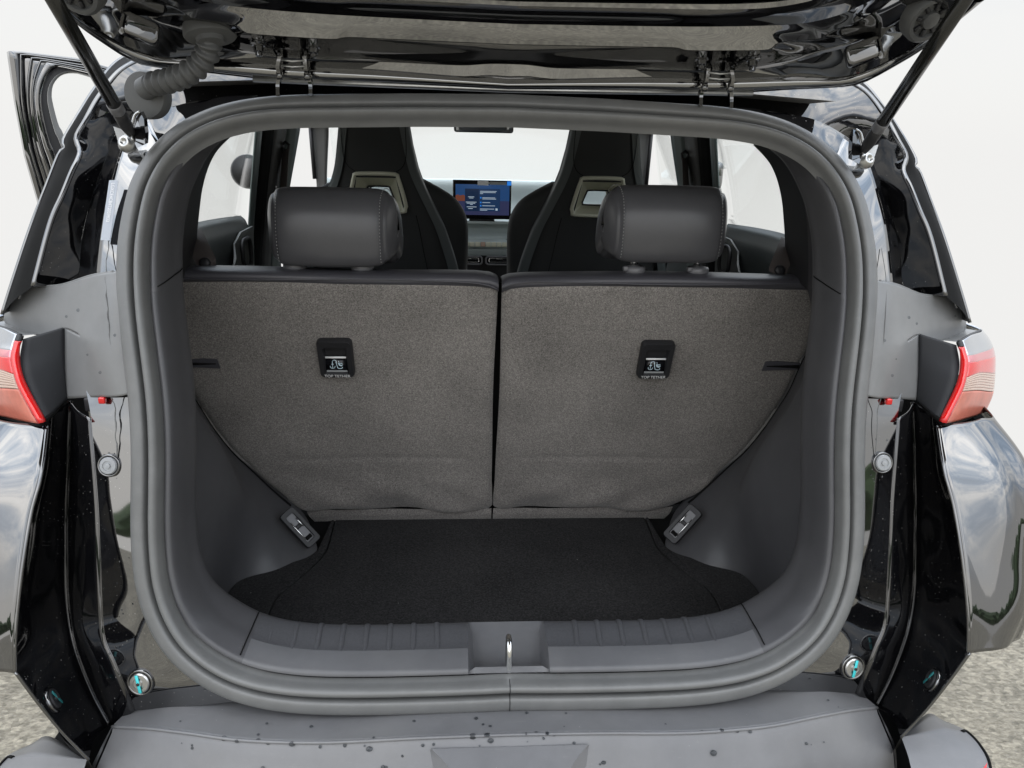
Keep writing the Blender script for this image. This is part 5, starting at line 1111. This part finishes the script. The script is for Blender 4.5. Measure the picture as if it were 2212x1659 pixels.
for x0, x1, z in ((-.009, .062, .036), (-.009, .058, .031), (-.009, .004, .026), (.001, .056, .009), (.001, .06, .004), (.001, .035, -.011), (.001, .056, -.0245), (-.009, .052, -.038), (-.009, .022, -.043), (-.06, -.034, .012), (-.056, -.038, .007), (-.07, -.024, -.010), (-.066, -.03, -.015), (-.052, -.04, -.020), (-.066, -.024, -.030), (-.06, -.04, -.037)):
    q = quad('screen_line', x0, x1, z - .0012, z + .0012, 'e_text', .0026)
for z in (.009, -.011, -.0245): quad('screen_dot', -.0085, -.003, z - .003, z + .003, 'e_blue', .0026)
quad('screen_button', .058, .067, -.044, -.035, 'e_text', .0026)
quad('screen_sticker', -.020, .026, .061, .079, 'inkwhite', .003); quad('screen_sticker_tail', .024, .031, .067, .074, 'inkwhite', .003); quad('screen_sticker_text', .033, .104, .064, .076, 'inkgrey', .003); quad('screen_sticker_blue', .106, .1245, .062, .079, 'e_blue', .003)
V, F = rbox((SX, 2.37, 1.056), (.11, .06, .018), bev=.004); obj('screen_foot', V, F, 'black', dsh)
# steering wheel
sc_ = Vector((-.335, 2.03, 1.075)); ax1 = Vector((1, 0, 0)); ax2 = Vector((0, .38, .92)).normalized()
V, F = tube([tuple(sc_ + ax1 * math.cos(a) * .182 + ax2 * math.sin(a) * .182) for a in np.linspace(0, 2 * math.pi, 48, endpoint=False)], .0155, 12, closed=True); swl = obj('steering_wheel', V, F, 'side_leather')
V, F = rbox(sc_, (.15, .03, .12), (1, 0, 0), (0, .92, -.38), ax2, .02, 3); obj('wheel_hub', V, F, 'black', swl)
for a in (0, math.pi, -math.pi / 2): V, F = rbox(sc_ + (ax1 * math.cos(a) + ax2 * math.sin(a)) * .12, (.11, .02, .03), ax1 * math.cos(a) + ax2 * math.sin(a), (0, .92, -.38), ax2 * math.cos(a) - ax1 * math.sin(a), .006, 2); obj('wheel_spoke', V, F, 'black', swl)

# ------------------------------------------------------------------ front seats
HT = [(.258,1.2695),(.270,1.280),(.368,1.280),(.380,1.2695),(.3985,1.200),(.397,1.186),(.385,1.176),(.253,1.176),(.241,1.186),(.2395,1.200)]   # trim ring outline (x from centre line), right seat
def inpoly(x, z, P):
    c_ = False; n = len(P)
    for i in range(n):
        x1, z1 = P[i]; x2, z2 = P[(i + 1) % n]
        if (z1 > z) != (z2 > z) and x < (x2 - x1) * (z - z1) / (z2 - z1) + x1: c_ = not c_
    return c_
def front_seat(s):
    cx = .319
    zz = np.r_[np.linspace(.70, 1.0, 10), np.linspace(1.02, 1.47, 46)]
    wz = [(.70,.245),(.95,.236),(1.01,.224),(1.12,.192),(1.17,.172),(1.21,.152),(1.255,.131),(1.30,.116),(1.36,.103),(1.41,.096),(1.44,.090),(1.46,.075),(1.47,.05)]
    V = []; NS = 56
    for z in zz:
        w_ = float(np.interp(z, [a for a, b in wz], [b for a, b in wz]))
        yb = 1.235 + (1.20 - z) * .22; th = .115 if z < 1.2 else .115 - (z - 1.2) * .12
        for k in range(NS):
            a = 2 * math.pi * k / NS; c0, s0 = math.cos(a), math.sin(a)
            x = w_ * math.copysign(abs(c0) ** .55, c0); y = yb + th / 2 - th / 2 * math.copysign(abs(s0) ** .5, s0)
            V.append((s * (cx + x), y, z))
    F = []
    hole = [(cx + (x - .319) * .90, 1.228 + (z - 1.228) * .90) for x, z in HT]
    for i in range(len(zz) - 1):
        for k in range(NS):
            q = (i * NS + k, i * NS + (k + 1) % NS, (i + 1) * NS + (k + 1) % NS, (i + 1) * NS + k)
            mx0 = sum(abs(V[j][0]) for j in q) / 4; mz0 = sum(V[j][2] for j in q) / 4
            if inpoly(mx0, mz0, hole): continue
            F.append(q)
    F.append(tuple(range((len(zz) - 1) * NS, len(zz) * NS)))
    st = obj('front_seat', V, F if s > 0 else flipF(F), 'fabric_dark'); st['label'] = ('driver' if s < 0 else 'passenger') + ' front seat back with fixed headrest and pale trim window'
    # trim window
    def yb(z): return 1.235 + (1.20 - z) * .22
    ring = cr([(cx + (x - .319), yb(z) - .003, z) for x, z in HT], 61, closed=True)[:-1]
    V, F = tube([(s * x, y, z) for x, y, z in ring], .0058, 10, closed=True); obj('trim_window', V, F, 'champagne', st)
    inn = cr([(cx + (x - .319) * .52, yb(z) + .06, 1.222 + (z - 1.228) * .42) for x, z in HT], 61, closed=True)[:-1]
    inn2 = [(x, y + .05, z) for x, y, z in inn]
    Vv = [(s * x, y, z) for x, y, z in ring] + [(s * (x * .5 + x2 * .5), (y + y2) / 2 + .012, (z + z2) / 2) for (x, y, z), (x2, y2, z2) in zip(ring, inn)] + [(s * x, y, z) for x, y, z in inn] + [(s * x, y, z) for x, y, z in inn2]
    obj('window_funnel', Vv, gridF(4, 60, True), 'champagne', st)
    V, F = tube([(s * x, y, z) for x, y, z in inn], .003, 8, closed=True); obj('funnel_rim', V, F, 'black', st)
    # light edge panels down both sides and the side bolsters in front
    for q in (-1, 1):
        A_ = [(1.43,.082),(1.36,.094),(1.30,.106),(1.255,.122),(1.21,.143),(1.17,.162),(1.12,.184),(1.01,.217),(.90,.235)]
        V, F = surf([[(s * (cx + q * (w_ - .016 - .010 * max(0, 1.3 - z))), yb(z) + .0005 - .0015, z), (s * (cx + q * (w_ + .006)), yb(z) + .006, z), (s * (cx + q * (w_ + .0105)), yb(z) + .03, z)] for z, w_ in A_], 40, 10); obj('seat_side_panel', V, F, 'side_leather', st)
        Vb, Fb = surf([[(s * (cx + q * w_ * .9), yb(z) + .05, z), (s * (cx + q * (w_ + bw)), yb(z) + .10, z), (s * (cx + q * (w_ + bw * .8)), yb(z) + .17, z), (s * (cx + q * w_ * .8), yb(z) + .16, z)] for z, w_, bw in ((1.262,.120,.004),(1.235,.136,.040),(1.205,.150,.068),(1.165,.168,.075),(1.12,.186,.066),(1.06,.205,.048),(.98,.226,.025),(.9,.236,.015))], 40, 22); obj('seat_bolster', Vb, Fb, 'fabric_dark', st)
        V, F = tube(cr([(s * (cx + q * (w_ * .62)), yb(z) - .0016, z) for z, w_ in ((1.166,.175),(1.12,.19),(1.06,.205),(.98,.226),(.85,.24))], 24), .0009, 6); obj('seat_seam', V, F, 'void', st)
        V, F = tube(cr([(s * (cx + q * a), yb(z) - .0012, z) for z, a in ((1.41,.086),(1.36,.087),(1.32,.084),(1.297,.072),(1.287,.056))], 24), .0009, 6); obj('headrest_seam', V, F, 'void', st)
    return st
for s in (-1, 1): front_seat(s)

# ------------------------------------------------------------------ open front door on the left
fd = bpy.data.objects.new('open_front_door', None); C.objects.link(fd); fd.parent = car; fd.matrix_parent_inverse = PINV
fd['label'] = 'open gloss black front door standing out behind the left side of the car'
H0 = Vector((-.82, 2.25, 0)); T9 = Vector((-1.75, 1.65, 0)); du = (T9 - H0).normalized(); dn = Vector((-du.y, du.x, 0)).normalized()
if dn.y > 0: dn = -dn
def dp(u, z, h=0): return tuple(H0 + du * u + Vector((0, 0, z)) + dn * h)
def uz(P): return [((Vector(p) - H0).x * du.x + (Vector(p) - H0).y * du.y, p[2]) for p in P]
OUTd = uz(T['DOOR']); HOLE = uz(T['DOORH'])
o_ = [(OUTd[0][0] - .30, 1.53), OUTd[0], OUTd[1], OUTd[2], OUTd[3], OUTd[4], OUTd[5], (OUTd[5][0] - .02, .95)]
h_ = [(OUTd[0][0] - .28, 1.47), (HOLE[5][0] - .10, 1.53), (HOLE[4][0] - .0, 1.5655), HOLE[3], HOLE[2], HOLE[1], HOLE[0], HOLE[9], HOLE[8], HOLE[7], (HOLE[7][0] - .03, 1.22)]
oc = cr([(a, b, 0) for a, b in o_], 60)[:, :2] if False else rs([(a, b) for a, b in o_], 60); hc = cr([(a, b, 0) for a, b in h_], 60)[:, :2]
def doorstrip(name, k0, k1, h0_, h1_, m, push=None):
    Vv = []
    for (a, b), (c_, d_) in zip(oc, hc):
        for k, hh in ((k0, h0_), ((k0 + k1) / 2, (h0_ + h1_) / 2 + (push or 0)), (k1, h1_)): Vv.append(dp(a + (c_ - a) * k, b + (d_ - b) * k, hh))
    return obj(name, Vv, gridF(60, 3), m, fd)
doorstrip('door_skin_edge', -.01, .0, -.05, .0, 'paint2'); doorstrip('door_flange', .0, .12, .0, .004, 'paint2', .003); doorstrip('door_channel', .12, .22, .004, -.012, 'black'); doorstrip('door_frame', .22, .50, -.012, -.004, 'paint', .004)
doorstrip('door_seal', .50, .66, .006, .006, 'paint2', .010); doorstrip('door_inner_edge', .66, .86, -.01, -.008, 'black'); doorstrip('window_run', .86, 1.0, -.004, -.012, 'seal', .004); doorstrip('window_return', 1.0, 1.015, -.012, -.05, 'seal')
for k in (.16, .30, .42):
    V, F = tube([dp(a + (c_ - a) * k, b + (d_ - b) * k, .002) for (a, b), (c_, d_) in zip(oc, hc)], .004, 8); obj('door_bead', V, F, 'paint2', fd)
V, F = surf([[dp(.02, 1.0, -.03), dp(.80, 1.0, -.03)], [dp(.02, .45, -.04), dp(.80, .5, -.04)]], 4, 4); obj('door_panel', V, F, 'cardteal', fd, solid=.05)
Vg = [dp(c_, d_, -.03) for c_, d_ in hc]; obj('door_glass', Vg, [tuple(range(60))], 'glass', fd, smooth=False)
V, F = lathe((-.872, 1.95, 1.252), (.3, -1, .1), [(.055, .05), (.062, .0), (.050, -.004), (.040, .002), (.0004, .002)], 28); V = [(x, y, z * 1.0) for x, y, z in V]; obj('door_mirror', V, F, 'black', fd)

# ------------------------------------------------------------------ wheels
for x in (-.74, .74):
    for y in (.62, 3.05):
        c_ = (x, y, GZ + .30); a_ = (1 if x > 0 else -1, 0, 0)
        V, F = lathe(c_, a_, [(.20, -.09), (.29, -.09), (.30, -.07), (.30, .07), (.29, .09), (.20, .09)], 40); wh = obj('wheel', V, F, 'tyre')
        V, F = lathe(c_, a_, [(.20, .05), (.19, .085), (.06, .06), (.05, .075), (.0004, .075)], 30); obj('rim', V, F, 'steel', wh)
